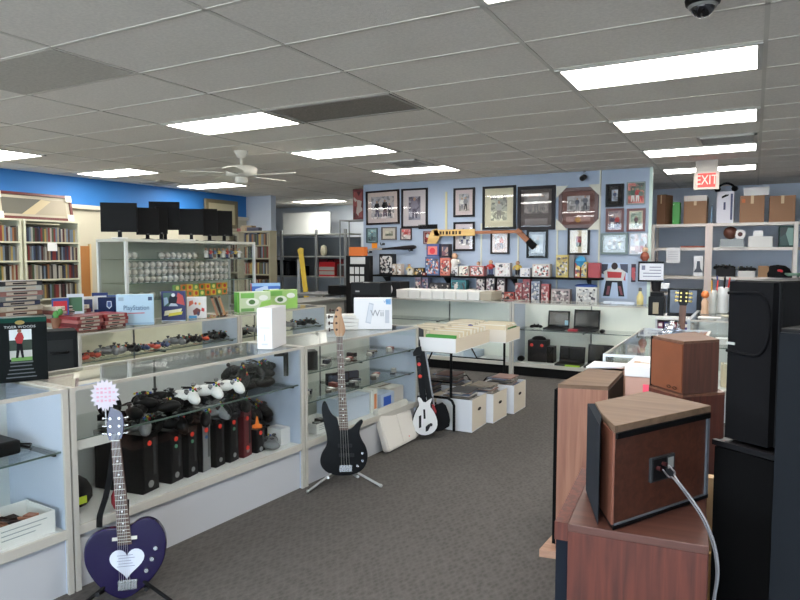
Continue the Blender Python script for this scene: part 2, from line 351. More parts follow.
# ================================================================ glass showcases
EDGE = M((190, 186, 176), .4); ALU = M((196, 200, 202), .3, .5)
DK = .30
class Case:
    """glass showcase: x along its front, y towards its back, front glass at y=0"""
    def __init__(s, label, origin, ang, Lx, D=.5, H=.95, deck=DK, shelves=(.66,), back=(206,210,208), sdepth=.0, group=None, endcol=(184,194,210), glass_ends=False, base=None, top=True):
        s.o, s.a, s.L, s.D, s.H = Vector(origin), ang, Lx, D, H
        t = s.t = Thing('glass_showcase', label, 'display case', origin, ang, group)
        END = M(endcol, .4); BK = M(back, .3)  # end panels are white laminate; bluish daylight is painted into their colour
        Obj('base_panel', B(.02,.012,0,Lx-.02,D-.01,deck-.03), base or LAM, t)
        Obj('deck', B(.02,.0,deck-.03,Lx-.02,D-.01,deck), WHITE, t)
        Obj('front_rail', B(.02,-.012,deck-.04,Lx-.02,0,deck+.006), EDGE, t, bevel=.003)
        for x in (0, Lx-.02):
            if glass_ends: e = Obj('end_panel', B(x+.006,0,deck,x+.014,D,H-.012), GLASS, t); Obj('lower_panel', B(x,0,0,x+.02,D,deck), END, e)
            else: e = Obj('end_panel', B(x,0,0,x+.02,D,H), END, t)
            Obj('edge_strip', MB().box(x-.003,-.014,0,x+.023,.0,H+.002).box(x-.003,0,H-.012,x+.023,D,H+.002), EDGE if not glass_ends else ALU, e)
        for i in (0, 1):
            x0 = .02+(Lx-.04)*.5*i; dr = Obj('sliding_door', B(x0,D-.03+.012*i,deck,x0+(Lx-.04)*.5+.02*(1-i),D-.02+.012*i,H-.02), BK, t)
            Obj('door_edge', B(x0+(Lx-.04)*.5*(1-i)-.0,D-.034,deck,x0+(Lx-.04)*.5*(1-i)+.014,D-.0301,H-.02), M((120,124,124),.4), dr)
        if top:
            Obj('top_glass', B(.02,.0,H-.008,Lx-.02,D-.02,H), GLASS, t)
            Obj('top_edge', MB().box(.02,-.012,H-.014,Lx-.02,-.002,H+.002).box(.02,D-.022,H-.016,Lx-.02,D,H+.001), EDGE, t)
        Obj('front_glass', B(.02,-.008,deck,Lx-.02,-.003,H-.014), GLASS, t)
        for z in shelves:
            g = Obj('glass_shelf', B(.022,.02+sdepth,z-.008,Lx-.022,D-.036,z), glassmat((.95,.97,.96),.025), t)
            Obj('shelf_edge', B(.022,.014+sdepth,z-.008,Lx-.022,.02+sdepth,z), M((84,100,94),.3), g)
            for x in (Lx*.02+.01, Lx*.5, Lx-.03):
                Obj('bracket', B(x-.006,.05+sdepth,z-.028,x+.006,D-.036,z-.0085), M((60,62,62),.4,.5), g)
    def p(s, x, y, z): return at(s.o, s.a, (x, y, z))
    def top(s, x, y): return s.p(x, y, s.H + .003)
ROWA = math.atan2(3.0, .2)                     # front row runs slightly off the aisle axis
f0 = Vector((-2.715, 1.845, 0))
dirv = Vector((cos(ROWA), sin(ROWA), 0))
C1 = Case('glass showcase full of black consoles beside the heart guitar', f0, ROWA, 1.60, shelves=(.70,), group='front row of showcases')
C0 = Case('nearest glass showcase cut by the photo edge, holding white trays', f0 - dirv*1.76, ROWA, 1.745, shelves=(.665,), group='front row of showcases')
C2 = Case('glass showcase behind the black bass, with two glass shelves', f0 + dirv*1.615, ROWA, 1.47, shelves=(.56,.76), group='front row of showcases', back=(214,216,206))
# second row across the staff aisle
R0 = Case('second row showcase under the stacked red disc boxes', (-4.55, 3.18, 0), pi/2, 1.78, shelves=(.72,), back=(226,222,196), group='second row of showcases')
R1 = Case('second row showcase under the green console boxes', (-4.55, 4.975, 0), pi/2, 1.5, shelves=(.72,), back=(226,224,204), group='second row of showcases')
# long rear showcases in front of the picture wall
BK0 = Case('rear showcase beyond the tray table, mostly empty', (-4.95, 8.1, 0), 0, 2.2, deck=.16, shelves=(.66,), back=(240,242,232), group='rear showcases', base=BLACKM)
BK1 = Case('rear showcase with laptops on both its levels', (-2.735, 8.1, 0), 0, 1.8, deck=.16, shelves=(.6,), back=(242,242,230), group='rear showcases', base=BLACKM)
# right side showcases
S0 = Case('right side showcase with a plastic bag on its glass', (-.78, 5.72, 0), -pi/2, 1.65, shelves=(.7,), glass_ends=True, group='right side showcases')
S1 = Case('right side showcase carrying pen pots, below the metal shelves', (-.53, 6.66, 0), 0, 1.3, D=1.2, shelves=(.7,), glass_ends=True, group='right side showcases')
# ---------------------------------------------------------------- consoles
CONB = M((14,14,15), .3); CONG = M((20,20,21), .4); STK = M((236,58,40), .6)
def console(name, label, loc, rz, size=(.085,.30,.28), body=CONB, face=CONG, group='consoles standing in the front showcase', stick=None):
    """upright game console: narrow front at y=0 with face plate, disc tray, ring button, round price sticker"""
    w, d, h = size
    t = Thing(name, label, 'game console', loc, rz, group)
    prof = [(-w/2,0),(w/2,0),(w/2*.93,h*.25),(w/2*.9,h*.5),(w/2*.93,h*.75),(w/2,h),(-w/2,h),(-w/2*.93,h*.75),(-w/2*.9,h*.5),(-w/2*.93,h*.25)]
    Obj('shell', MB().slab(prof, .006, d), body, t)
    f = Obj('face_plate', MB().slab([(a*.94,b*.98+h*.01) for a, b in prof], 0, .006), face, t)
    Obj('disc_tray', B(w*.12,-.003,h*.28,w*.3,0,h*.9), M((90,92,94),.3,.6) if stick == 'silver' else M((48,49,51),.3), f)
    Obj('power_ring', MB().cyl((-w*.05,-.004,h*.14),(-w*.05,0,h*.14),w*.16), M((150,152,152),.3,.5), f)
    if stick: Obj('price_sticker', MB().cyl((-w*.1,-.006,h*.84),(-w*.1,-.0005,h*.84),.0135), STK, t)
    if stick == 'two': Obj('price_sticker', MB().cyl((-w*.1,-.006,h*.2),(-w*.1,-.0005,h*.2),.0135), STK, t)
    if stick in ('dot', 'silver'): Obj('green_sticker', MB().cyl((-w*.1,-.006,h*.7),(-w*.1,-.0005,h*.7),.010), M((90,150,120) if stick == 'dot' else (70,110,160),.6), t)
    return t
ang1 = ROWA
cons = [(.665,'dot','black console second from the heart guitar neck in the showcase',.10),(.775,'dot','black console third from the heart guitar neck in the showcase',.085),
        (.875,'silver','black console with a silver front in the front showcase',.07),(.98,'one','black console just behind the silver fronted one',.085),(1.09,'dot','black console just before the reddish one',.085),
        (1.20,'two','dark red console in the front showcase',.085)]
for x, st, lb, w_ in cons:
    console('game_console', lb, C1.p(x, .1, DK+.001), ang1+R(12), (w_,.29,.29), M((70,22,26),.35) if 'dark red' in lb else CONB, M((92,28,32),.35) if 'dark red' in lb else (M((150,152,154),.35,.6) if st == 'silver' else CONG), stick=st)
console('game_console', 'large flat sided black console tower behind the heart guitar neck', C1.p(.49,.09,DK+.001), ang1+R(12), (.12,.33,.315), stick='one')
console('game_console', 'short black console with an orange tag in the front showcase', C1.p(1.315,.1,DK+.001), ang1+R(8), (.09,.24,.15), stick='one')
t = Thing('price_tag', 'orange pointed price tag standing on the short black console', 'tag', C1.p(1.31,.13,DK+.152), ang1+R(-40))
Obj('card', MB().slab([(-.03,0),(.03,0),(.03,.022),(.012,.026),(.005,.075),(-.005,.075),(-.012,.026),(-.03,.022)],-.0015,.0015), M((244,128,36),.6), t); Obj('foot', B(-.02,-.012,0,.02,.012,.003), M((224,112,30),.6), t)
# ---------------------------------------------------------------- controllers
def ctrl_mesh(col):
    m = MB().mat(M(col,.4))
    m.sph((0,0,.026),(.05,.034,.02),14)
    for s in (-1,1):
        m.xf(Matrix.Translation((s*.05,-.012,.024)) @ Rz(s*R(24))); m.sph((0,0,0),(.027,.058,.021),12); m.xf()
    return m
def controller_proto(col, lab, rim=(60,60,62)):
    t = Thing('game_controller', lab, 'game controller', (0,0,-5), 0)
    Obj('shell', ctrl_mesh(col), None, t)
    for x, y in ((-.05,.012),(.024,-.012)):
        s = Obj('thumbstick', MB().cyl((x,y,.04),(x,y,.052),.006).cyl((x,y,.05),(x,y,.056),.011), M(rim,.5), t)
    b = MB()
    for i, (dx, dy) in enumerate(((0,.011),(.011,0),(0,-.011),(-.011,0))): b.mat(M([(210,190,60),(190,50,50),(70,150,80),(60,90,180)][i],.4)).cyl((.052+dx,.012+dy,.042),(.052+dx,.012+dy,.049),.0048,n=8)
    Obj('buttons', b, None, t)
    Obj('direction_pad', MB().box(-.034,-.016,.044,-.014,-.010,.049).box(-.027,-.023,.044,-.021,-.003,.049), M(rim,.5), t)
    Obj('cable', MB().tube([(0,.03,.026),(.01,.06,.02),(.05,.075,.008),(.07,.05,.006),(.045,.085,.006),(.0,.09,.006)],.003,6), M((26,26,27),.5), t)
    return t
def use(proto, loc, rz, label, group, rot=None, color=None, scale=None):
    """first use moves the prototype itself, later uses copy it"""
    if not proto.get('_used'):
        proto['_used'] = 1; proto.location = loc; proto.rotation_euler = rot or (0,0,rz)
        if scale: proto.scale = scale
        LABELS.discard(proto.get('label')); tag(proto, label, None, group)
        if color:
            proto.color = lin(color)
            for c in proto.children: c.color = lin(color)
        return proto
    o = clone(proto, loc, rz, label, group, rot, color, scale); del o['_used']; return o
PB = controller_proto((24,24,25), 'x'); PW = controller_proto((226,226,224), 'x', (120,122,124)); PG = controller_proto((120,122,124), 'x'); PBL = controller_proto((50,70,120), 'x'); PR = controller_proto((196,72,48), 'x')
GC = 'controllers in the front showcase'
# on the shelf
zs = .702
for i in range(3): use(PW, C1.p(.74+.17*i, .15, zs+.035), 0, ['white controller nearest the price star on the showcase shelf','middle white controller on the front showcase shelf','white controller furthest along on the front showcase shelf'][i], GC, rot=(R(30),0,ROWA-pi/2+R(50)), scale=(1.25,1.15,1.4))
for i in range(5): use(PB, C1.p(.46+.06*i, .14+.06*(i%2), zs+.03*(i%2)), ROWA+R(40*i+20), 'black controller, %s from the window end on the front showcase shelf' % ORD[i], GC, scale=(1.2,1.2,1.5))
for i in range(4):
    use(PB, C1.p(1.17+.085*i, .17+.06*(i%2), zs+.0), ROWA+R(50*i), 'black controller at the base of the shelf heap, %s along' % ORD[i], GC, scale=(1.3,1.3,1.6))
for i in range(4): use(PB, C1.p(1.22+.085*i, .18+.05*(i%2), zs+.05), ROWA+R(70*i+20), 'black controller on top of the shelf heap, %s along' % ORD[i], GC, rot=(R(30),R(15*i),R(70*i)), scale=(1.2,1.2,1.5))
for i in range(3): use(PB, C1.p(1.23+.09*i, .20, zs+.10), ROWA+R(40*i+90), 'dark controller crowning the shelf heap, %s along' % ORD[i], GC, rot=(R(40),0,R(60*i)), scale=(1.1,1.1,1.4))
# on top of consoles
for i, x in enumerate((.46,.65,.755,.855,.96,1.07,1.18)):
    use(PB if i%4 else PG, C1.p(x, .17, DK+(.32 if i==0 else .295)), ROWA+R(90+25*(i%3)), ('black' if i%4 else 'grey')+' controller lying on the %s console from the window end' % ORD[i], 'controllers on the console tops', rot=(R(20+10*(i%3)),R(12*(i%2)),ROWA-pi/2+R(30+40*(i%3))), scale=(1.25,1.25,1.6))
    use(PB, C1.p(x+.04, .22, DK+.355), 0, 'second black controller piled above the %s console from the window end' % ORD[i], 'controllers on the console tops', rot=(R(50),R(20),ROWA+R(40*i)), scale=(1.15,1.15,1.3))
for i in range(7): use(PB, C1.p(1.33+.035*i, .30, DK+.003+.06*((i*2)%4)), ROWA+R(60*i), 'black controller in the corner heap by the orange tag, %s along' % ORD[i], GC, scale=(1.2,1.2,1.6))
for i in range(4): use(PB, C1.p(1.33+.05*i, .30, DK+.20), ROWA+R(50*i+10), 'black controller atop the corner heap by the orange tag, %s along' % ORD[i], GC, rot=(R(40),0,R(50*i)), scale=(1.2,1.2,1.5))
use(PG, C1.p(1.42,.12,DK+.003), ROWA+R(30), 'clear plastic grey controller on the deck next to the orange tag', GC, scale=(1.3,1.3,1.4))
t = Thing('white_box', 'small white carton in the far corner of the front showcase deck', 'box', C1.p(1.52,.14,DK+.001), ROWA)
Obj('carton', B(-.045,-.06,0,.045,.06,.11), WHITE, t); Obj('flap', B(-.045,-.06,.11,.0,.06,.113), LAM, t)
o = Obj('black_bracket', MB().box(-.01,0,-.16,.02,.05,.0).box(-.07,0,-.03,-.01,.05,0), BLACK, None, C1.p(1.5,.06,.925), ROWA-pi/2+R(40), 'black angled bracket hanging inside the far end of the front showcase', 'bracket')
t = Thing('wheel_stand', 'black steering wheel controller behind the heart guitar headstock', 'steering wheel controller', C1.p(.34,.20,zs+.004), ROWA-pi/2+R(30))
Obj('rim', MB().tube([(.055*cos(2*pi*i/20), -.02, .08+.055*sin(2*pi*i/20)) for i in range(21)],.011), BLACK, t); Obj('hub', MB().box(-.02,-.03,.03,.02,.02,.09).box(-.05,-.03,.07,.05,-.012,.09), BLACK, t); Obj('base', B(-.06,-.03,0,.06,.07,.03), BLACKM, t); Obj('button', MB().cyl((.0,-.035,.085),(.0,-.03,.085),.012), RED, t)
# price channel and dark bag at the window end
Obj('label_strip', B(0,0,0,.20,.006,.045), M((214,212,206),.5), None, C1.p(.03,.005,.652), ROWA, 'pale printed label strip on the shelf edge behind the price star', 'label strip')
t = Thing('gym_bag', 'dark camera bag with a yellow green tag on the showcase deck', 'bag', C1.p(.13,.24,DK+.001), ROWA)
Obj('body', MB().sph((0,0,.085),(.085,.14,.085),14), M((26,26,28),.85), t); Obj('handle', MB().tube([(-.02,-.08,.14),(-.02,-.04,.20),(-.02,.03,.20),(-.02,.08,.14)],.008), M((20,20,22),.8), t); Obj('tag', B(-.05,-.15,.06,-.005,-.146,.095), M((190,214,50),.6), t)
Obj('red_cloth', MB().sph((0,0,.05),(.028,.03,.055),10).sph((.01,.0,.1),(.02,.025,.03),8), M((150,24,40),.8), None, C1.p(.245,.03,DK+.001), ROWA, 'crumpled red cloth on the deck beside the dark bag', 'cloth')
# nearest showcase contents: console on shelf and white trays
t = Thing('game_console', 'black console with a red sticker on the nearest showcase shelf', 'game console', C0.p(1.46,.26,.667), ROWA)
Obj('shell', B(-.17,-.13,0,.15,.13,.065), CONB, t, bevel=.012); Obj('lid', MB().cyl((0,0,.064),(0,0,.072),.085,.08), CONG, t); Obj('red_sticker', MB().cyl((.06,-.09,.065),(.06,-.09,.068),.014), STK, t); Obj('blue_sticker', B(.0,-.1,.065,.03,-.08,.068), M((60,120,190),.5), t)
Obj('cable', MB().tube([(.15,-.06,.03),(.2,-.1,.012),(.24,-.04,.008),(.2,.02,.008),(.23,.07,.008)],.005,6), BLACK, t)
Obj('blue_handheld', B(-.05,-.03,0,.05,.03,.022), M((34,80,190),.3), None, C0.p(1.36,.22,.742), ROWA, 'blue handheld gadget lying on the console in the nearest showcase', 'gadget', bevel=.006)
def tray(label, loc, sx, sy, h, rz, group, items=4):
    t = Thing('card_tray', label, 'tray', loc, rz, group)
    Obj('bottom', B(-sx,-sy,0,sx,sy,.004), PAPER, t)
    for k, q in enumerate(((-sx,-sy,sx,-sy+.005),(-sx,sy-.005,sx,sy),(-sx,-sy,-sx+.005,sy),(sx-.005,-sy,sx,sy))): Obj('side', B(q[0],q[1],.004,q[2],q[3],h), M((228,228,224),.6), t)
    sc = MB()
    for r_ in range(3): sc.box(-sx*.8,-sy-.0012,h*.75-r_*h*.2,sx*(.7-.2*r_),-sy-.0002,h*.75-r_*h*.2+.004)
    Obj('handwriting', sc, M((150,160,160),.7), t)
    return t
tray('white card tray of cables, in the far corner of the nearest showcase', C0.p(1.565,.15,DK+.001), .13,.12,.10, ROWA-0, 'trays in the nearest showcase')
tray('white card tray with scribbled front, cut by the photo edge', C0.p(1.27,.10,DK+.001), .13,.1,.085, ROWA, 'trays in the nearest showcase')
k = 0
for cx, n_ in ((1.565,6),(1.27,3)):
    for i in range(n_):
        a = rnd.random()*6; px = cx-.08+.16*((i*.37)%1); py = .15-.06+.12*((i*.61)%1)
        cc = [(40,26,24),(150,96,70),(30,30,34),(90,40,36)][i%4]
        Obj('adapter', MB().cb((0,0,.03),(.05,.04,.04)).tube([(.02,0,.03),(.05,.02,.04),(.02,.05,.05),(-.03,.03,.045),(-.04,-.02,.03)],.006,6), M(cc,.5), None, C0.p(px,py,DK+.02+.022*(i//3)), a, '%s adapter with its lead, %s one in the %s tray' % (['black','tan','dark grey','maroon'][i%4], ORD[i], 'corner' if cx>1.4 else 'cut off'), 'adapter', 'adapters in the white trays')
# ---------------------------------------------------------------- third showcase contents
t = Thing('tin_box', 'dark grey cube speaker at the near end of the two shelf showcase', 'speaker', C2.p(.17,.12,.762), ROWA-pi/2+R(50))
Obj('cabinet', B(-.07,-.05,0,.07,.07,.13), M((60,60,58),.5), t); Obj('grille', B(-.06,-.054,.01,.06,-.05,.12), M((44,44,42),.8,0,None,(200,.4)), t)
its = [((150,148,140),'pale grey'),((50,50,52),'dark grey'),((120,56,50),'red'),((170,168,160),'white'),((80,76,70),'brown grey'),((34,36,46),'navy')]
kinds = ['cartridge','memory card','charger','plug']
def gadget(label, loc, rz, col, w_=.05, d=.04, h=.03, group=None):
    t = Thing('accessory', label, 'accessory', loc, rz, group)
    Obj('body', B(-w_/2,-d/2,0,w_/2,d/2,h), M(col,.45), t, bevel=.004); Obj('label_patch', B(-w_*.35,-d*.35,h,w_*.3,d*.3,h+.001), M(tuple(min(255,c+70) for c in col),.5), t)
for lv, z, n_ in (('upper',.762,11),('lower',.562,14)):
    for i in range(n_):
        c, nm = its[(i*5+(lv=='lower'))%6]
        gadget('%s %s, %s from the near end on the %s shelf behind the bass' % (nm, kinds[i%4], ORD[i], lv), C2.p(.33+.095*i if lv=='upper' else .1+.095*i, .1+.1*((i*7)%3)/2, z), ROWA+R(17*i), c, .04+.02*(i%3), .04, .014+.012*((i*3)%4)/2, 'accessories on shelves behind the bass')
for i in range(3):
    t = Thing('handheld_stand', ['first','middle','last'][i]+' dark boxed gadget upright on the lower shelf behind the bass', 'gadget', C2.p(.62+.13*i,.25,.562), ROWA-pi/2+R(60), 0)
    Obj('box', B(-.05,-.02,0,.05,.02,.09-.01*i), M((34,35,40),.4), t, bevel=.004); Obj('screen', B(-.04,-.022,.02,.04,-.02,.075), M((66,72,84),.2), t)
for i in range(4):
    gadget('%s black plug pack on the deck at the near end behind the bass' % ORD[i], C2.p(.08+.1*i,.12+.05*(i%2),DK+.001), ROWA+R(25*i), (40,38,38), .08,.06,.06, 'plug packs behind the bass')
t = tray('white tray of brown cards on the deck behind the bass body', C2.p(.33,.17,DK+.001), .13,.11,.07, ROWA, 'trays behind the bass')
def flatbox(label, loc, rz, sx, sy, sz, col, edge=(200,202,204), group=None, name='console_box', cat='box', stripe=None):
    t = Thing(name, label, cat, loc, rz, group)
    Obj('carton', B(-sx/2,-sy/2,0,sx/2,sy/2,sz), M(col,.4), t, bevel=.003)
    if stripe: Obj('printed_panel', B(-sx*.3,-sy/2-.001,sz*.15,sx*.25,-sy/2+.0005,sz*.8), M(stripe,.4), t)
    Obj('tape', B(-sx/2+.01,-.015,sz,sx/2-.01,.015,sz+.0008), M(edge,.4), t)
    return t
flatbox('large pale blue console carton on the deck behind the bass neck', C2.p(.72,.22,DK+.001), ROWA, .34,.26,.17, (196,208,224), group='cartons behind the bass')
flatbox('thin white carton upright next to the pale blue console carton', C2.p(.915,.22,DK+.001), ROWA, .025,.27,.18, (226,226,222), group='cartons behind the bass')
flatbox('white carton with orange marks next to the thin white one', C2.p(.965,.22,DK+.001), ROWA, .06,.27,.185, (224,222,214), group='cartons behind the bass', stripe=(214,130,80))
flatbox('blue printed carton on the deck near the balance board', C2.p(1.12,.2,DK+.001), ROWA, .2,.26,.13, (186,200,222), group='cartons behind the bass', stripe=(40,90,190))
flatbox('brown topped carton near the far end behind the bass', C2.p(1.33,.24,DK+.001), ROWA, .2,.26,.14, (214,206,196), (110,76,56), group='cartons behind the bass')
# ---------------------------------------------------------------- second row contents: controllers behind glass
for cs, nm, n_ in ((R0,'under the red disc boxes',14),(R1,'under the green console boxes',7)):
    for i in range(n_):
        P_ = [PR,PR,PG,PG,PB,PBL,PR,PBL,PG,PB,PB,PR,PB,PB][i%14] if cs is R0 else [PB,PG,PB,PB,PG,PB,PB][i]
        cn = {PR:'red',PG:'grey',PB:'black',PBL:'blue'}[P_]
        use(P_, cs.p(.12+.118*i if n_>7 else .15+.2*i, .12+.03*(i%2), .722+.003), pi/2+R(20*(i%3)-90), '%s controller, %s from the near end in the showcase %s' % (cn, ORD[i], nm), 'controllers in the second row')
# ================================================================ guitars
def poly_px(pts, ox, oy, sc, flipx=False):
    """outline given in pixels -> local metres, origin at ox, oy (z up)"""
    return [((x-ox)*sc, (oy-y)*sc) for x, y in pts]
def smooth_poly(p, it=2):
    for _ in range(it):
        q = []
        for i in range(len(p)):
            a, b = p[i], p[(i+1) % len(p)]
            q += [(a[0]*.75+b[0]*.25, a[1]*.75+b[1]*.25), (a[0]*.25+b[0]*.75, a[1]*.25+b[1]*.75)]
        p = q
    return p
def lean(loc, face, back, roll=0):
    """face = heading of the front (-y local) about z; back = lean angle; roll = sideways tilt in the instrument's plane"""
    return Matrix.Translation(loc) @ Rz(face) @ Matrix.Rotation(-back, 4, 'X') @ Matrix.Rotation(roll, 4, 'Y')
def setm(o, T):
    o.location = T.to_translation(); o.rotation_euler = T.to_euler(); return o
ROSE = wood((62,40,30),(88,60,46),'z',8); MAPLE = wood((150,110,76),(182,144,106),'z',8)
# ---- heart guitar
HP = W(124,599,z=.03); hp = W(124, 594, y=2.06)
sc = 2.83/652
H = Vector((W(124,560,y=1.90).x, 1.90, W(124,599,y=1.90).z+.006))
t = Thing('heart_guitar', 'purple heart shaped electric guitar with a white heart pickguard on a stand', 'guitar')
setm(t, lean(H, R(42), R(9), R(0)))
out = [(117,527),(106,526.5),(96,529),(88,536),(84.5,547),(86,563),(94,578),(104,589),(113,596),(122.5,600),(133,596.5),(144,589),(155,578),(163,565),(165.5,549),(164,535),(157,524),(148,519),(138,520),(131,525),(124,528)]
PUR = M((26,18,58),.15); body = smooth_poly(poly_px(out,124,600,sc),2)
Obj('body', MB().slab(body,-.022,.022), PUR, t, bevel=.007)
hz = lambda cx, cy, s: [((16*sin(a)**3)*s+cx, (13*cos(a)-5*cos(2*a)-2*cos(3*a)-cos(4*a))*s+cy) for a in [2*pi*i/36 for i in range(36)]]
pg = Obj('pickguard', MB().slab(hz(.012,.165,.0046),-.0245,-.0222), M((208,212,224),.25), t)
mk = MB()
for i in range(5): mk.box(-.03+.006*(i%2),-.0252,.145+.012*i,.045-.008*(i%3),-.0246,.1475+.012*i)
Obj('etched_lettering', mk, M((120,126,150),.4), pg)
for i, (x, y) in enumerate(((155,550.5),(151.5,561),(146,572))): Obj('control_knob', MB().cyl(((x-124)*sc,-.024,(600-y)*sc),((x-124)*sc,-.04,(600-y)*sc),.0105,.009), CHROME, t)
br = Obj('bridge', MB().box(-.025,-.032,.045,.055,-.0225,.088), CHROME, t)
sd = MB()
for i in range(6): sd.box(-.018+.0125*i,-.036,.05,-.010+.0125*i,-.032,.082)
Obj('saddle_set', sd, M((150,150,150),.3,.9), br)
Obj('neck_pickup', B(-.05,-.029,.262,.055,-.0225,.276), M((210,206,196),.3), t)
nk = [(131.5,544),(118.5,544.5),(111.5,437),(120,436)]
tn = Obj('neck', MB().slab(poly_px(nk,124,600,sc),-.034,-.012), ROSE, t)
fr = MB(); dots = MB()
for i in range(21):
    f_ = 1-(1-2**(-i/12))*1.42
    xa = nk[2][0]+(nk[1][0]-nk[2][0])*(1-f_); xb = nk[3][0]+(nk[0][0]-nk[3][0])*(1-f_); y = 437+107*(1-f_)
    if f_ < 0: break
    Obj('fret', B((xa-124)*sc,-.0355,(600-y)*sc-.0012,(xb-124)*sc,-.034,(600-y)*sc+.0012), M((190,186,170),.3,.8), tn)
    if i in (3,5,7,9,12,15,17): Obj('inlay_dot', MB().cyl((((xa+xb)/2-124)*sc,-.0346,(600-y)*sc+.012),(((xa+xb)/2-124)*sc,-.0338,(600-y)*sc+.012),.0042,n=10), M((230,230,226),.3), tn)
hs = Obj('headstock', MB().slab(smooth_poly(poly_px([(110.5,438),(107,431),(107.5,415),(109.5,406),(111,401),(115,404.5),(121,407),(124,414),(123.5,430),(121,437)],124,600,sc),1),-.028,-.012), PUR, t, bevel=.002)
for i in range(6):
    x = (108.5 if i < 3 else 122)+(-1 if i<3 else 1)*1.0; y = 414+8*(i%3)
    s_ = -1 if i < 3 else 1
    Obj('tuner', MB().cyl(((x-124)*sc,-.02,(600-y)*sc),((x+s_*3-124)*sc,-.02,(600-y)*sc),.004).sph(((x+s_*4-124)*sc,-.02,(600-y)*sc),(.006,.004,.007),8).cyl(((x-s_*3.4-124)*sc,-.04,(600-y)*sc),((x-s_*3.4-124)*sc,-.028,(600-y)*sc),.005), CHROME, hs)
st = MB()
for i in range(6): st.tube([((112.6+1.25*i-124)*sc,-.0365,(600-430)*sc),((120.2+2.0*i-124)*sc,-.037,.08)],.0007,4)
Obj('strings', st, M((190,190,190),.3,.9), t)
# strap draped from the shoulder of the heart guitar
stp = MB()
pth = [(99,526,.0),(98,521,.02),(98,515,.03),(100,508,.035),(103,498,.04),(105,488,.042),(107,478,.042),(108.5,468,.04),(110,458,.035),(111.5,448,.03),(113,440,.02)]
q = [((x-124)*sc+.0,y_,(600-z_)*sc) for x, z_, y_ in pth]
for i in range(len(q)-1):
    (x0,y0,z0),(x1,y1,z1) = q[i],q[i+1]
    stp.add([(x0-.013,y0,z0),(x0+.013,y0,z0),(x1+.013,y1,z1),(x1-.013,y1,z1),(x0-.013,y0+.004,z0),(x0+.013,y0+.004,z0),(x1+.013,y1+.004,z1),(x1-.013,y1+.004,z1)],[(0,1,2,3),(7,6,5,4),(0,4,5,1),(1,5,6,2),(2,6,7,3),(3,7,4,0)])
Obj('strap', stp, BLACKM, t)
def guitar_stand(label, loc, rz, legs, neck_h, col=BLACK):
    s = Thing('guitar_stand', label, 'guitar stand', loc, rz, None)
    for a, ln in legs: Obj('leg', MB().tube([(0,.06,.13),(ln*.15*cos(a),.06+ln*.15*sin(a),.10),(ln*cos(a),.06+ln*sin(a),.012)],.009,8).sph((ln*cos(a),.06+ln*sin(a),.012),.013,8), col, s)
    Obj('post', MB().tube([(0,.06,.12),(0,.12,neck_h)],.009,8), col, s)
    Obj('cradle_arm', MB().tube([(-.10,-.075,.075),(-.10,-.03,.058),(-.06,.05,.058),(0,.06,.075),(.06,.05,.058),(.10,-.03,.058),(.10,-.075,.075)],.009,8), col, s)
    return s
guitar_stand('black tubular stand under the purple heart guitar', (H.x, H.y, 0), R(42), ((R(-38),.30),(R(218),.26),(R(95),.16)), .42)
sp = W(105,394,y=1.93)
t = Thing('starburst_price_card', 'white starburst price card with pink writing above the heart guitar', 'price card', (sp.x, 1.93, W(105,411,y=1.93).z), R(42))
cz = (W(105,395,y=1.93).z - W(105,411,y=1.93).z)
pts = []
for i in range(36):
    r_ = (.068 if i%2==0 else .052)*1.0; a = 2*pi*i/36; pts.append((r_*cos(a)*.95, cz+r_*sin(a)*1.1))
Obj('card', MB().slab(pts,-.001,.001), M((206,198,208),.6), t)
wr = MB()
for i in range(4):
    zz = cz+.03-.019*i
    for j in range(4+(i%2)): wr.box(-.036+.017*j,-.0022,zz-.005+.003*((i+j)%2),-.026+.017*j,-.0011,zz+.004+.003*((i*j)%2))
Obj('writing', wr, M((216,160,178),.6), t)
Obj('holder', MB().cyl((0,.003,cz-.14),(0,.003,cz-.04),.003), M((200,200,200),.4), t)
# ---- black bass
sc = 4.44/652
YB = 3.62; BB = Vector((W(343,471,y=YB).x, YB, W(343,474,y=YB).z))
t = Thing('bass_guitar', 'glossy black four string bass guitar standing in front of the showcases', 'guitar'); setm(t, lean(BB, R(34), R(7), R(0.5)))
out = [(324.4,400.4),(322,404),(321.5,411),(324,424),(327.5,438),(326.5,446),(322,452),(319.8,460),(322,467),(329,473),(339,475.2),(350,475),(360,472),(366,465.5),(368,456),(366,447),(361.5,440),(359,433),(360.5,427),(363.3,422),(361.5,419.5),(357,423),(352,428.5),(348.5,430),(339,429),(337.5,418),(333,416),(329,410),(327,404)]
body = smooth_poly(poly_px(out,343,474,sc),2)
GB = M((9,9,10),.3)
Obj('body', MB().slab(body,-.02,.02), GB, t, bevel=.008)
for y, x0, x1 in ((445.5,338,352),(455,339,354)): Obj('pickup', MB().box((x0-343)*sc,-.027,(474-y)*sc-.011,(x1-343)*sc,-.0202,(474-y)*sc+.011), M((36,36,38),.35), t, bevel=.002)
Obj('bridge', MB().box((339.5-343)*sc,-.03,(474-471)*sc,(351.8-343)*sc,-.0202,(474-464.5)*sc), CHROME, t)
for x, y in ((362,453),(362.2,460.5),(357.5,465.5)): Obj('control_knob', MB().cyl(((x-343)*sc,-.021,(474-y)*sc),((x-343)*sc,-.038,(474-y)*sc),.009,.0085), CHROME, t)
nk = [(348.3,430),(339.2,430),(336.2,337),(342.2,337)]
tn = Obj('neck', MB().slab(poly_px(nk,343,474,sc),-.032,-.008), ROSE, t)
fr = MB(); dots = MB()
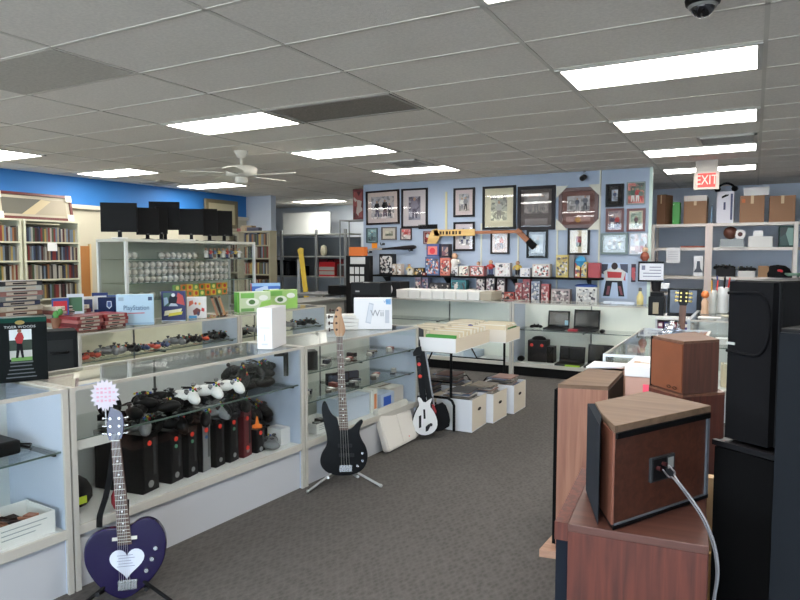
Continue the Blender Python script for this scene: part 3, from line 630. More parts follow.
for i in range(22):
    g_ = (1-2**(-i/12))*1.38
    if g_ > 1: break
    xa = nk[2][0]+(nk[1][0]-nk[2][0])*g_; xb = nk[3][0]+(nk[0][0]-nk[3][0])*g_; y = 337+93*g_
    Obj('fret', B((xa-343)*sc,-.0335,(474-y)*sc-.0012,(xb-343)*sc,-.032,(474-y)*sc+.0012), M((180,176,160),.3,.8), tn)
    if i in (3,5,7,9,12,15,17,19): Obj('inlay_dot', MB().cyl((((xa+xb)/2-343)*sc,-.0326,(474-y)*sc+.014),(((xa+xb)/2-343)*sc,-.0318,(474-y)*sc+.014),.0042,n=10), M((226,226,220),.3), tn)
hs = Obj('headstock', MB().slab(smooth_poly(poly_px([(336,337.5),(333,330),(332.5,322),(334.5,314),(336,308.5),(339,306.5),(341.5,309),(341,314),(343.5,322),(345.5,331),(342.5,337.5)],343,474,sc),1),-.026,-.010), MAPLE, t, bevel=.002)
for i in range(4):
    x, y = 333.4-.3*i+.8*(i==3), 330-6.5*i
    if i == 3: x = 334
    Obj('tuner', MB().cyl(((x-343)*sc,-.018,(474-y)*sc),((x-3-343)*sc,-.018,(474-y)*sc),.005).sph(((x-4.2-343)*sc,-.018,(474-y)*sc),(.007,.012,.015),8).cyl(((x+3-343)*sc,-.036,(474-y)*sc),((x+3-343)*sc,-.026,(474-y)*sc),.008), M((60,40,34),.3,.6), hs)
st = MB()
for i in range(4): st.tube([((337.2+1.35*i-343)*sc,-.036,(474-334)*sc),((341.6+2.6*i-343)*sc,-.0365,(474-467)*sc)],.0011,4)
Obj('strings', st, M((170,166,156),.3,.9), t)
guitar_stand('silver legged folding stand holding the black bass', (BB.x, BB.y, 0), R(34), ((R(-30),.29),(R(222),.31),(R(95),.15)), .55, M((176,178,178),.3,.7))
# ---- balance board leaning on the base panel
p0, p1, p2, p3 = W(388,453,z=0), W(424,434,z=0), None, None
t = Thing('balance_board', 'white balance board leaning against the showcase base', 'balance board')
ex = (Vector((p1.x,p1.y,0))-Vector((p0.x,p0.y,0))); L_ = .50; ex.normalize()
ez = Vector((-.31*ex.y*-1*-1, .31*ex.x*-1*-1, .95)); ez = (Vector((-ex.y,ex.x,0))*.30+Vector((0,0,.95))).normalized(); ey = ez.cross(ex)
TT = Matrix((( *ex,0),(*ey,0),(*ez,0),(0,0,0,1))).transposed(); TT.translation = Vector((p0.x+.01, p0.y-.05, .012))
setm(t, TT)
rc = lambda w_, h_, r_: [(cx+r_*cos(a), cz_+r_*sin(a)) for cx, cz_, a0 in ((w_-r_,r_,-pi/2),(w_-r_,h_-r_,0),(r_,h_-r_,pi/2),(r_,r_,pi)) for a in [a0+pi/2*i/5 for i in range(6)]]
Obj('shell', MB().slab(rc(L_,.345,.035),-.025,.025), M((216,212,204),.4), t, bevel=.01)
Obj('foot_pad', MB().slab([(x+.02,z+.02) for x, z in rc(L_/2-.028,.275,.02)],-.028,-.024), M((222,218,210),.5), t); Obj('foot_pad', MB().slab([(x+L_/2+.008,z+.02) for x, z in rc(L_/2-.028,.275,.02)],-.028,-.024), M((222,218,210),.5), t)
Obj('power_light', MB().cyl((L_*.72,-.03,.045),(L_*.72,-.024,.045),.006), M((226,110,80),.4), t)
# ---- game guitar controllers
sc = 5.3/652; YG = 4.86
GG = Vector((W(425,436,y=YG).x, YG, .03))
t = Thing('guitar_controller', 'white bodied toy guitar controller with a black neck by the record boxes', 'guitar controller'); setm(t, lean(GG, R(30), R(4), R(0)))
o_ = [(420,396),(416.5,397),(419.5,404.5),(416,410),(412.5,419),(412,426),(415,432),(420,435.5),(427,436),(434,433),(438,427),(437.5,419),(434,411),(429.5,405.5),(433,397),(430,398.5),(424,403)]
Obj('back_shell', MB().slab(smooth_poly(poly_px([(425+(x-425)*1.07,418+(y-418)*1.04) for x, y in o_],425,437,sc),1),-.012,.03), BLACK, t)
Obj('face', MB().slab(smooth_poly(poly_px(o_,425,437,sc),1),-.018,-.012), M((226,226,226),.35), t)
Obj('pickup', MB().slab(poly_px([(418.5,416),(421,415),(421,427.5),(418.5,428.5)],425,437,sc),-.024,-.018).slab(poly_px([(423,409),(425,409),(425.5,418.5),(423.5,419)],425,437,sc),-.024,-.018), M((40,40,44),.4), t)
Obj('strum_bar', MB().slab(poly_px([(425.5,427),(429,424),(430.5,426),(428,431),(425.5,432)],425,437,sc),-.032,-.018), M((44,44,48),.4), t)
Obj('button', MB().cyl((6*sc,-.022,12*sc),(6*sc,-.018,12*sc),.014), M((60,60,64),.4), t)
Obj('red_fin', MB().slab(poly_px([(432,404),(434.5,405),(437,411),(436,415),(433,409)],425,437,sc),-.010,.02), M((150,30,32),.4), t)
nk_ = Obj('neck', MB().slab(poly_px([(420,401),(426.5,401),(422,352),(415.5,354)],425,437,sc),-.014,.016), M((22,22,24),.35), t)
for i in range(5): Obj('fret_button', MB().cyl(((418.5+.35*i-425)*sc,-.02,(437-358-4.2*i)*sc),((418.5+.35*i-425)*sc,-.014,(437-358-4.2*i)*sc),.016,n=10), M([(60,140,70),(214,50,44),(200,180,60),(50,80,170),(214,60,40)][i] if i in (1,4) else (40,40,44),.4), nk_)
Obj('headstock', MB().slab(poly_px([(413,354),(412.5,350),(416,345),(421,343.5),(422.5,352)],425,437,sc),-.012,.014), M((26,26,28),.35), t)
t = Thing('guitar_controller', 'second toy guitar controller, black with a grey neck edge, behind the white one', 'guitar controller'); setm(t, lean(GG+Vector((.05,.10,0)), R(30), R(4), R(-9)))
Obj('body', MB().slab(smooth_poly([(-.13,.02),(.12,.02),(.15,.12),(.12,.26),(.05,.24),(-.05,.28),(-.14,.2)],1),-.014,.026), BLACK, t, bevel=.004)
n_ = Obj('neck', MB().slab([(-.025,.24),(.025,.24),(.025,.82),(-.025,.82)],-.014,.016), M((30,30,32),.35), t); Obj('edge_strip', MB().slab([(.02,.24),(.034,.24),(.034,.82),(.02,.82)],-.018,.016), M((150,150,150),.35,.5), n_)
Obj('headstock', MB().slab([(-.03,.82),(.03,.82),(.04,.90),(-.01,.93),(-.04,.89)],-.012,.014), M((60,60,62),.35), t)
# ================================================================ tray table, record trays, storage boxes
TX0, TX1, TY0, TY1, TZ = -3.05, -2.26, 5.08, 6.85, .74
t = Thing('folding_table', 'folding table with black metal legs under the white record trays', 'table', ((TX0+TX1)/2,(TY0+TY1)/2,0))
a, b = (TX1-TX0)/2, (TY1-TY0)/2
Obj('tabletop', B(-a,-b,TZ-.03,a,b,TZ), M((120,116,110),.5), t, bevel=.005)
for x in (-a+.08,a-.08):
    for y in (-b+.18,b-.18): Obj('leg', MB().tube([(x,y,0.008),(x,y,TZ-.03)],.013,8), BLACK, t)
for y in (-b+.18,b-.18):
    Obj('cross_bar', MB().tube([(-a+.08,y,.22),(-.12,y,.22),(-.06,y,.15),(0,y,.10),(.06,y,.15),(.12,y,.22),(a-.08,y,.22)],.009,8), BLACK, t)
    Obj('brace', MB().tube([(0,y,.42),(0,y+(.35 if y<0 else -.35),TZ-.03)],.008,6).tube([(-a+.08,y,.42),(a-.08,y,.42)],.008,6), BLACK, t)
RECC = [(224,216,196),(214,200,170),(232,228,216),(200,190,168),(226,222,210),(186,170,140)]
def record_tray(label, x0, x1, y0, y1, z, h, rows, nm, colf=(236,236,236), side=(216,204,184)):
    t = Thing('record_tray', label, 'tray', ((x0+x1)/2,(y0+y1)/2,z), 0, 'record trays on the folding table')
    a, b = (x1-x0)/2, (y1-y0)/2
    Obj('bottom', B(-a,-b,0,a,b,.006), PAPER, t)
    Obj('front_side', B(-a,-b,.006,a,-b+.008,h), M(colf,.5), t); Obj('back_side', B(-a,b-.008,.006,a,b,h), M(side,.6), t)
    Obj('long_side', B(-a,-b+.008,.006,-a+.008,b-.008,h), M(side,.6), t); Obj('long_side', B(a-.008,-b+.008,.006,a,b-.008,h), M(side,.6), t)
    proto = None; n_ = rows
    for col in (0, 1):
        cx = -a/2+col*a
        for i in range(n_):
            y = -b+.03+(2*b-.08)*i/(n_-1); c = RECC[(i*3+col)%6]
            if i < 2 and nm == 'near': c = (70,150,60)
            hh = h+.02+.02*((i*5+col)%4)/3 if i >= 2 or nm == 'far' else h*.98+.015
            lb = '%s record sleeve, %s from the aisle end, %s row of the %s tray' % ('green' if i<2 and nm == 'near' else 'cream', ORD[i], ['inner','aisle side'][col], nm)
            o = Obj('record_sleeve', bpy.data.meshes.get('sleeve_mesh') or B(-.5,-.0035,0,.5,.0035,1).mesh('sleeve_mesh'), None, None, (t.location.x+cx, t.location.y+y, z+.008), R(-3+((i*7)%7)), lb, 'record sleeve', 'record sleeves in the table trays', color=c)
            if not o.data.materials: o.data.materials.append(OC(.55))
            o.scale = (a*.86, 1, hh); o.rotation_euler = (R(-8+((i*5)%9)), 0, o.rotation_euler.z)
record_tray('near white record tray with a green card at its front', -2.80, -2.155, 4.93, 5.72, TZ+.001, .12, 18, 'near')
record_tray('far cream record tray at the end of the folding table', -2.66, -2.0, 5.745, 6.15, TZ+.001, .12, 12, 'far', (226,218,204))
Obj('green_sign', B(-.12,-.003,0,.12,.003,.03), M((60,110,50),.5), None, (-2.012,5.95,TZ+.106), R(90), 'dark green strip sign along the far record tray edge', 'sign')
Obj('blue_disc', MB().cyl((0,0,0),(0,.012,0),.03), M((40,60,150),.4), None, (-2.3,5.6,TZ+.145), 0, 'small blue round label standing among the far records', 'label')
def storage_box(label, x0, x1, y0, y1, h, nm, mags=10):
    t = Thing('storage_box', label, 'box', ((x0+x1)/2,(y0+y1)/2,0.002), R(rnd.uniform(-2,2)), 'white storage boxes on the carpet')
    a, b = (x1-x0)/2, (y1-y0)/2
    Obj('shell', MB().box(-a,-b,0,a,b,.006).box(-a,-b,.006,a,-b+.006,h).box(-a,b-.006,.006,a,b,h).box(-a,-b+.006,.006,-a+.006,b-.006,h), M((226,228,232),.6), t)
    sd = Obj('end_wall', B(a-.006,-b+.006,.006,a,b-.006,h), M((216,206,188),.6), t)
    Obj('handle_slot', MB().slab([(.04*cos(q)*1,.014*sin(q)) for q in [2*pi*i/16 for i in range(16)]],-.0012,.0012).xf(), M((50,44,40),.8), sd, (a+.001,0,h*.62), pi/2)
    for i in range(mags):
        c = [(110,106,100),(170,164,156),(92,104,126),(140,130,116),(76,74,76),(150,116,104),(180,176,168)][(i*3+len(nm))%7]
        o = Obj('magazine', bpy.data.meshes.get('magazine_mesh') or MB().box(-.5,-.5,0,.5,.5,1).mesh('magazine_mesh'), None, None, (t.location.x+.01*((i*3)%4-1.5), t.location.y+.012*((i*5)%4-1.5), h-.035+.0095*i), R(-14+((i*37)%29)), '%s magazine, %s from the bottom of the pile in the %s' % (['grey','pale','blue','tan','charcoal','rose','white'][(i*3+len(nm))%7], ORD[i], nm), 'magazine', 'magazines piled in the storage boxes', color=c)
        if not o.data.materials: o.data.materials.append(OC(.4))
        o.scale = (a*(1.2+.12*((i*5)%5)), b*(1.1+.1*((i*3)%5)), .009)
    return t
storage_box('nearest white storage box on the carpet beside the toy guitar', -2.47,-2.13,5.23,5.6,.285,'nearest storage box')
storage_box('middle white storage box in the row under the table edge', -2.42,-2.07,5.63,5.98,.27,'middle storage box')
storage_box('farthest white storage box at the aisle end of the row', -2.36,-2.02,6.06,6.42,.28,'farthest storage box')
storage_box('white storage box tucked in behind the toy guitar under the table', -2.86,-2.52,5.3,5.64,.29,'tucked box',14)
storage_box('white storage box half hidden deep under the folding table', -2.82,-2.46,5.72,6.06,.29,'deep box',14)
Obj('chair_frame', MB().tube([(-.17,0,.012),(-.17,0,.24),(-.15,0,.28),(-.11,0,.30),(.11,0,.30),(.15,0,.28),(.17,0,.24),(.17,0,.012)],.012,8), BLACK, None, (-2.44,5.17,0), R(0), 'black bent tube frame in front of the nearest storage box', 'frame')
for i in range(4):
    o = Obj('paper_stack', B(-.16,-.12,0,.16,.12,.04), M([(196,180,160),(210,206,200),(170,160,150),(150,120,100)][i],.7), None, (-2.75+.36*(i%2),6.45+.3*(i//2),.002 if i<2 else .002), R(9*i), '%s stack of papers on the carpet under the table, behind the boxes' % ['tan','white','grey','brown'][i], 'paper stack', bevel=.003)
# ================================================================ boxes on the counters
def retail(name, label, cat, loc, rz, sx, sy, sz, col, front=None, group=None, rough=.4, side=None):
    """printed retail carton, front at -y"""
    t = Thing(name, label, cat, loc, rz, group)
    Obj('carton', B(-sx/2,-sy/2,0,sx/2,sy/2,sz), M(col,rough), t, bevel=.002)
    if side: Obj('side_print', B(-sx/2-.0008,-sy/2+.004,.004,-sx/2,sy/2-.004,sz-.004), M(side,.4), t)
    for k, (c, q) in enumerate(front or ()):
        m = MB(M(c,.4)); m.mat(M(c,.4)); y = -sy/2-.0006-.0003*(k+1)
        if len(q) == 4: m.box(-sx/2+q[0]*sx, y-.0003, q[1]*sz, -sx/2+q[2]*sx, y+.0012, q[3]*sz)
        else: m.slab([(-sx/2+q[i]*sx, q[i+1]*sz) for i in range(0,len(q),2)], y-.0003, y+.0012)
        Obj('printed_shape', m, None, t)
    return t
ell = lambda cx, cy, rx, ry, n=14: [v for i in range(n) for v in (cx+rx*cos(2*pi*i/n), cy+ry*sin(2*pi*i/n))]
# console carton with lettering on the third showcase: two pixel columns give its width
q0, q1 = W(357,334,z=.955), W(396,325,z=.955)
cx, cy = -2.93, 4.24
t = retail('console_carton', 'white console carton lettered Wii on top of the two shelf showcase', 'box', C2.top(1.10,.20), R(30), .31, .09, .255, (232,232,234), [((190,196,206),(.30,.22,.44,.18,.52,.82,.40,.86)),((214,218,224),(.33,.25,.44,.22,.50,.78,.41,.82)),((120,170,214),(.84,.80,.97,.97)),((196,200,208),(.82,.2,.93,.62))])
text('Wii', .075, M((150,152,156),.4), t, (.035,-.049,.13), sx=1.0)
text('Wii', .028, M((60,130,190),.4), t, (.107,-.0495,.226))
t = retail('console_carton', 'second white console carton standing narrow end forward on the showcase joint', 'box', C1.top(1.50,.17), R(20), .10, .28, .265, (230,230,230), [((206,208,210),(.3,.1,.7,.14)),((214,216,218),(.2,.5,.85,.54)),((200,202,206),(.46,.2,.54,.36))], side=(208,204,196))
stk = []
for i in range(4): flatbox('white flat carton, %s from the bottom of the stack beyond the bass headstock' % ORD[i], C2.top(.98,.40)+Vector((-.02,0,.03*i)), R(28+3*i), .26,.16,.027,(224,222,216),(180,180,176),'flat white cartons behind the lettered carton','flat_carton')
# black golf poster box at the window end
gx = W(24,379,z=.955)
t = Thing('display_box', 'tall black display box with a red shirted golfer picture', 'display box', C1.top(-.02,.33)+Vector((-.04,.012,0)), R(62))
bw, bh = .215, .305
tb = t
Obj('carton', B(-bw/2,-.05,0,bw/2,.05,bh), M((16,20,20),.4), t, bevel=.002); Obj('green_edge', B(-bw/2,-.051,bh-.022,bw/2,.051,bh+.001), M((16,60,50),.4), t)
pm = MB()
pm.mat(M((206,214,216),.4)).box(-.05,-.0515,.20,.042,-.0502,.25); pm.mat(M((60,70,62),.4)).box(-.05,-.0513,.15,.042,-.0502,.20); pm.mat(M((176,176,172),.5)).box(-.05,-.0513,.11,.042,-.0502,.15); pm.mat(M((96,140,70),.4)).box(-.045,-.0514,.10,.042,-.0502,.118)
pm.mat(M((150,30,36),.5)).slab([(-.02,.185),(.0,.18),(.01,.21),(.003,.235),(-.014,.235),(-.028,.208)],-.0525,-.0515); pm.mat(M((26,24,28),.5)).slab([(-.02,.185),(.002,.185),(.008,.115),(-.002,.115),(-.008,.16),(-.016,.115),(-.026,.115)],-.0525,-.0515); pm.mat(M((120,84,64),.5)).slab([(-.008+.009*cos(a),.243+.009*sin(a)) for a in [2*pi*i/12 for i in range(12)]],-.0527,-.0515)
Obj('golfer_picture', pm, None, t)
text('TIGER WOODS', .0165, M((186,190,190),.5), t, (-.005,-.0512,.262), sx=1.15)
Obj('crest', MB().slab([(.02*cos(a)-.005,.283+.010*sin(a)) for a in [2*pi*i/16 for i in range(16)]],-.0518,-.0502), M((150,130,70),.4), t)
ln = MB()
for i in range(4): ln.box(-.05-.006*i,-.0512,.074-.018*i,.04+.006*i,-.0502,.079-.018*i)
ln.box(-.05,-.0512,.09,.045,-.0502,.097)
Obj('caption_lines', ln, M((84,90,94),.5), t)
# black crate/chair panel next to it
pt = W(62,374,x=-4.0)
t = Thing('equipment_case', 'black upright equipment case in the staff aisle beside the golfer box', 'case', (W(64,355,x=-4.05).x, W(62,355,x=-4.05).y, 0), R(60))
Obj('shell', B(-.13,-.10,0.0,.09,.10,1.06), M((24,26,27),.6), t, bevel=.01); Obj('recessed_panel', B(-.10,-.104,.5,.06,-.098,1.0), M((36,38,38),.6), t); Obj('handle', MB().tube([(-.07,-.105,.92),(-.06,-.13,.92),(.02,-.13,.92),(.03,-.105,.92)],.008), BLACK, t)
# ---- second row top, window end: stacks of discs
def discrow(label, base, n, col, dims, rzs, grp, word):
    me = B(-dims[0]/2,-dims[1]/2,0,dims[0]/2,dims[1]/2,dims[2]-.001).mesh('disc_box_mesh', .0015); me.materials.append(OC(.35))
    lab_ = MB().mat(M((176,166,152),.4)).box(dims[0]/2-.0002,-dims[1]*.36,dims[2]*.2,dims[0]/2+.0006,dims[1]*.36,dims[2]*.8).mat(M((40,36,40),.4)).box(dims[0]/2,-dims[1]*.2,dims[2]*.35,dims[0]/2+.0009,dims[1]*.12,dims[2]*.65).mesh('spine_label_mesh')
    for i in range(n):
        c = col[i%len(col)]
        o = Obj('disc_box', me, None, None, base+Vector((.004*((i*3)%5-2),.006*((i*7)%5-2),dims[2]*i)), rzs+R(((i*5)%5-2)*1.5), '%s disc box, %s from the bottom, %s' % (c[0], ORD[i], label), 'disc box', grp, color=c[1])
        Obj('spine_label', lab_, None, o)
reds = [('red',(140,44,46)),('maroon',(96,32,36)),('rose',(160,96,90)),('dark red',(120,36,40))]
discrow('red stack nearest the black case', Vector((-4.78,3.37,.954)), 4, reds, (.26,.22,.03), R(0), 'red disc boxes', 'a')
discrow('red stack beside the pale blue console carton', Vector((-4.78,3.61,.954)), 4, reds[1:]+reds[:1], (.26,.22,.03), R(2), 'red disc boxes', 'b')
# side table further left with multimedia stacks
t = Thing('side_counter', 'white side counter at the photo edge under the stacked disc boxes', 'counter', (-5.35,3.2,0), 0)
Obj('body', B(-.75,-1.1,0,.25,.55,.92), LAM, t); Obj('worktop', B(-.77,-1.12,.92,.27,.57,.95), WHITE, t)
mix = [('cream',(160,152,134)),('dark blue',(44,52,76)),('grey',(110,114,114)),('rose',(140,96,92)),('white',(166,170,166)),('black',(40,42,46)),('brown',(112,78,62))]
discrow('tall stack at the photo edge', Vector((-5.30,2.72,.952)), 9, mix, (.24,.30,.045), R(8), 'disc boxes stacked on the side counter', '')
discrow('second tall stack from the photo edge', Vector((-5.26,3.10,.952)), 10, mix[3:]+mix[:3], (.26,.36,.04), R(6), 'disc boxes stacked on the side counter', '')
discrow('low stack behind the red disc boxes', Vector((-5.25,3.55,.952)), 5, [('cream',(214,206,186)),('red',(190,70,60)),('white',(226,222,210)),('maroon',(120,60,60))], (.26,.34,.035), R(4), 'disc boxes stacked on the side counter', '')
Obj('potted_leaves', MB().mat(M((70,130,60),.6)).sph((0,0,.12),(.03,.03,.04),8).sph((.02,.02,.145),(.022,.022,.03),8).mat(M((120,80,56),.7)).lathe([(.03,0),(.045,.1)]), None, None, (-4.92,3.26,.954), 0, 'small green ornament between the disc stacks', 'ornament')
# upright game books behind
for i, (c, nm, fr) in enumerate((((52,78,140),'blue',(190,40,50)),((200,206,214),'pale',(70,110,80)),((226,222,214),'white',(60,70,110)),((36,54,110),'navy',(220,220,224)),((60,90,150),'bright blue',(214,120,60)))):
    retail('game_box', '%s upright game box, %s in the group behind the red stacks' % (nm, ORD[i]), 'game box', (-5.15+.03*(i%2),3.45+.12*i,.954), R(58), .13,.03,.24+.03*(i%2),c,[(fr,(.1,.45,.9,.9)),((230,226,216),(.15,.1,.8,.2))],'upright game boxes behind the red stacks')
t = retail('game_box', 'dark navy box with a pale shield crest next to the pale blue console carton', 'game box', (-4.98,3.80,.954), R(48), .18,.07,.235,(22,34,70),[((190,196,210),(.40,.86,.60,.86,.62,.66,.50,.56,.38,.66)),((60,80,130),(.43,.83,.57,.83,.58,.68,.50,.61,.42,.68)),((150,160,184),(.25,.36,.75,.40)),((150,160,184),(.2,.26,.8,.30)),((110,120,150),(.3,.16,.7,.19))])
# pale blue console carton
t = retail('console_carton', 'pale blue console carton lettered PlayStation on the second row', 'box', R0.top(.68,.17), R(48), .30,.11,.265,(176,204,222),[((150,172,190),(.06,.80,.2,.92)),((60,80,110),(.85,.80,.96,.92)),((196,90,100),(.3,.38,.75,.41)),((150,180,204),(0,.04,1,.08))],side=(120,170,226))
text('PlayStation', .058, M((62,92,130),.4), t, (.01,-.0575,.15), sx=.82)
t = retail('game_box', 'dark blue baseball game box with a yellow banner on the second row', 'game box', R0.top(1.08,.14), R(40), .21,.06,.275,(30,36,92),
    [((176,190,214),(.0,.0,1,.03)),((60,96,88),(.08,.5,.45,.95)),((190,60,56),(.55,.62,.98,.52,.9,.85,.7,.95)),((40,44,56),(.3,.6,.62,.56,.68,.8,.5,.9,.34,.82)),((214,218,222),tuple(ell(.5,.87,.08,.06))),((150,176,200),(.12,.5,.3,.62,.25,.8,.1,.78)),((190,200,214),(.3,.5,.7,.5,.62,.58,.4,.6)),((232,226,190),(.1,.18,.8,.28,.86,.42,.14,.34)),((222,204,60),(.28,.16,.84,.22,.88,.32,.32,.26))])
t = retail('game_box', 'white game box with red and orange figures on the second row', 'game box', R0.top(1.37,.15), R(44), .18,.05,.205,(230,228,226),
    [((220,120,90),(.1,.55,.35,.7,.3,.85,.12,.8)),((206,60,60),(.72,.35,.88,.3,.9,.45,.76,.5)),((120,60,56),(.35,.15,.65,.2,.7,.4,.5,.5,.3,.36)),((90,170,220),(.08,.0,.5,.0,.5,.12,.1,.14)),((216,90,70),tuple(ell(.45,.7,.06,.06))),((230,180,80),tuple(ell(.65,.68,.06,.06))),((70,60,90),tuple(ell(.58,.22,.07,.1)))])
for i in range(3):
    t = Thing('game_case', 'dark game case leaning against the green cartons, %s of three' % ORD[i], 'game case', R0.top(1.64+.05*i,.14), R(44), 'leaning dark cases', rot=(R(0),R(-17),R(46)))
    Obj('case', B(-.014,-.07,0,.010,.07,.20), M([(40,34,34),(120,90,60),(50,40,44)][i],.4), t, bevel=.002); Obj('spine', B(-.014,-.073,.01,.010,-.0702,.19), M([(150,110,80),(60,50,44),(170,130,90)][i],.4), t)
for i, (x, lb) in enumerate(((.36,'nearer'),(.83,'farther'))):
    retail('console_carton', '%s green and white console carton on the second row' % lb, 'box', R1.top(x+.03,.17), R(58), .36,.13,.215,(160,196,120) if i else (196,212,176),
        [((92,160,56),(0,0,.06,1)),((120,180,90),(.1,.7,.5,.95)),((226,232,220),tuple(ell(.45,.5,.2,.2))),((80,120,70),tuple(ell(.43,.5,.1,.12))),((150,200,100),(.6,.05,1,.1,1,.6,.72,.5)),((228,232,224),tuple(ell(.78,.7,.14,.14))),((110,160,90),(.1,.05,.5,.2))],'green console cartons', side=(84,160,60))
retail('console_carton', 'blue and white console carton behind the green ones', 'box', (-5.5,6.5,.954), R(50), .36,.12,.25,(70,110,190),[((190,210,236),(.1,.3,.6,.5,.55,.9,.12,.7)),((226,226,228),(.62,.1,.95,.7)),((150,190,230),(.0,.85,1,1))], side=(190,60,60))
t = Thing('stock_counter', 'low counter behind the second row carrying the blue carton', 'counter', (-5.55,6.6,0), 0)
Obj('body', B(-.15,-.5,0,.4,1.2,.92), M((120,120,114),.5), t); Obj('worktop', B(-.17,-.52,.92,.42,1.22,.95), M((112,112,106),.5), t)
# ================================================================ tall glass case with boxed balls, screens on top
tx0, tx1, ty0, ty1, tz = -6.38, -5.9, 4.72, 6.78, 1.735
t = Thing('tall_glass_case', 'tall glass case of white balls with dark screens standing on top', 'display case', (tx1, ty0, 0), pi/2)
Lx, D_ = ty1-ty0, tx1-tx0
AL = M((204,208,208),.35,.3)
Obj('base_panel', B(0,0,0,Lx,D_,.55), LAM, t); Obj('deck', B(0,0,.55,Lx,D_,.57), WHITE, t)
for x in (0,Lx-.03):
    for y in (0,D_-.03): Obj('post', B(x,y,.57,x+.03,y+.03,tz-.03), AL, t)
Obj('top_frame', MB().box(0,0,tz-.03,Lx,.03,tz).box(0,D_-.03,tz-.03,Lx,D_,tz).box(0,.03,tz-.03,.03,D_-.03,tz).box(Lx-.03,.03,tz-.03,Lx,D_-.03,tz).box(.03,.03,tz-.012,Lx-.03,D_-.03,tz-.002), M((190,190,178),.4), t)
Obj('back_panel', B(.03,D_-.012,.57,Lx-.03,D_-.004,tz-.03), M((176,180,166),.4), t)
Obj('front_glass', B(.03,.008,.57,Lx*.5,.013,tz-.03), GLASS, t); Obj('front_glass', B(Lx*.5,.014,.57,Lx-.03,.019,tz-.03), GLASS, t)
Obj('side_glass', B(.008,.03,.57,.013,D_-.03,tz-.03), GLASS, t); Obj('side_glass', B(Lx-.013,.03,.57,Lx-.008,D_-.03,tz-.03), GLASS, t)
SH = [1.06,1.25,1.515]
for z in SH:
    g_ = Obj('glass_shelf', B(.03,.03,z-.008,Lx-.03,D_-.02,z), glassmat((.92,.95,.93),.05), t); Obj('shelf_edge', B(.03,.024,z-.008,Lx-.03,.03,z), M((100,124,112),.3), g_)
tp = lambda x, y, z: at((tx1,ty0,0), pi/2, (x,y,z))
def ball_proto():
    t_ = Thing('boxed_ball', 'x', 'boxed ball', (0,0,-5), 0)
    Obj('ball', MB().sph((0,0,.04),.035,12), M((214,208,196),.5), t_); Obj('stand', MB().lathe([(.022,.0),(.02,.006)],10), WHITE, t_)
    Obj('clear_cube', B(-.039,-.039,.0005,.039,.039,.078), FILM, t_)
    return t_
bp = ball_proto(); GBL = 'boxed balls in the tall glass case'
for r_ in range(3):
    for i in range(19):
        use(bp, tp(.10+.083*i, .10, SH[1]+.001+.081*r_), pi/2, 'boxed white ball, %s from the near end, %s row of the tall case' % (ORD[i], ['bottom','middle','upper'][r_]), GBL)
for i in range(9):
    use(bp, tp(.12+.083*i if i<2 else .42+.083*i, .12, SH[2]+.001), pi/2, 'boxed white ball, %s from the near end, top shelf of the tall case' % ORD[i], GBL)
def figure_mesh(cols, h=.14):
    m = MB(); m.mat(M(cols[0],.5)).lathe([(.03,0),(.032,.01),(.028,.014)],10); m.mat(M(cols[1],.5)).cyl((-.011,0,.014),(-.012,0,h*.45),.009,.011,8).cyl((.011,0,.014),(.012,0,h*.45),.009,.011,8)
    m.mat(M(cols[2],.5)).lathe([(.018,h*.42),(.026,h*.62),(.02,h*.72),(.008,h*.76)],10).tube([(-.024,0,h*.68),(-.036,-.008,h*.55),(-.03,-.02,h*.45)],.007,6).tube([(.024,0,h*.68),(.038,-.01,h*.58),(.026,-.026,h*.56)],.007,6); m.mat(M(cols[3],.5)).sph((0,0,h*.86),h*.14,10); return m
FIGS = [figure_mesh(c).mesh('figurine') for c in (((60,60,60),(220,220,216),(210,206,200),(190,150,120)),((40,40,44),(60,70,110),(180,60,56),(196,156,126)),((200,190,170),(120,90,70),(90,110,140),(190,150,120)),((120,120,120),(40,40,50),(210,180,90),(180,140,110)))]
for i in range(9):
    Obj('figurine', FIGS[i%4], None, None, tp(1.32+.075*i,.16,SH[2]+.001), pi/2, 'small %s figurine, %s from the near end on the top shelf of the tall case' % (['white','red','blue','yellow'][i%4], ORD[i]), 'figurine', 'figurines in the tall glass case')
for r_ in range(2):
    for i in range(9):
        c = [('yellow',(214,176,60)),('green',(110,150,80)),('orange',(206,120,56))][(i+r_)%3]
        t_ = Thing('card_pack', '%s card pack, %s from the near end, %s row above the game boxes' % (c[0], ORD[i], ['lower','upper'][r_]), 'card pack', tp(.78+.098*i,.11,SH[0]+.001+.075*r_), pi/2, 'card packs in the tall glass case')
        Obj('pack', B(-.044,-.02,0,.044,.02,.073), M(c[1],.4), t_); Obj('picture', MB().slab([(.024*cos(a),.036+.024*sin(a)) for a in [2*pi*k_/10 for k_ in range(10)]],-.022,-.02), M([(190,70,50),(230,220,120),(70,110,60)][(i+r_)%3],.4), t_)
for i in range(12): use(bp, tp(.10+.15*i,.25,SH[0]+.001), pi/2, 'boxed white ball, %s from the near end, behind the card packs' % ORD[i], GBL)
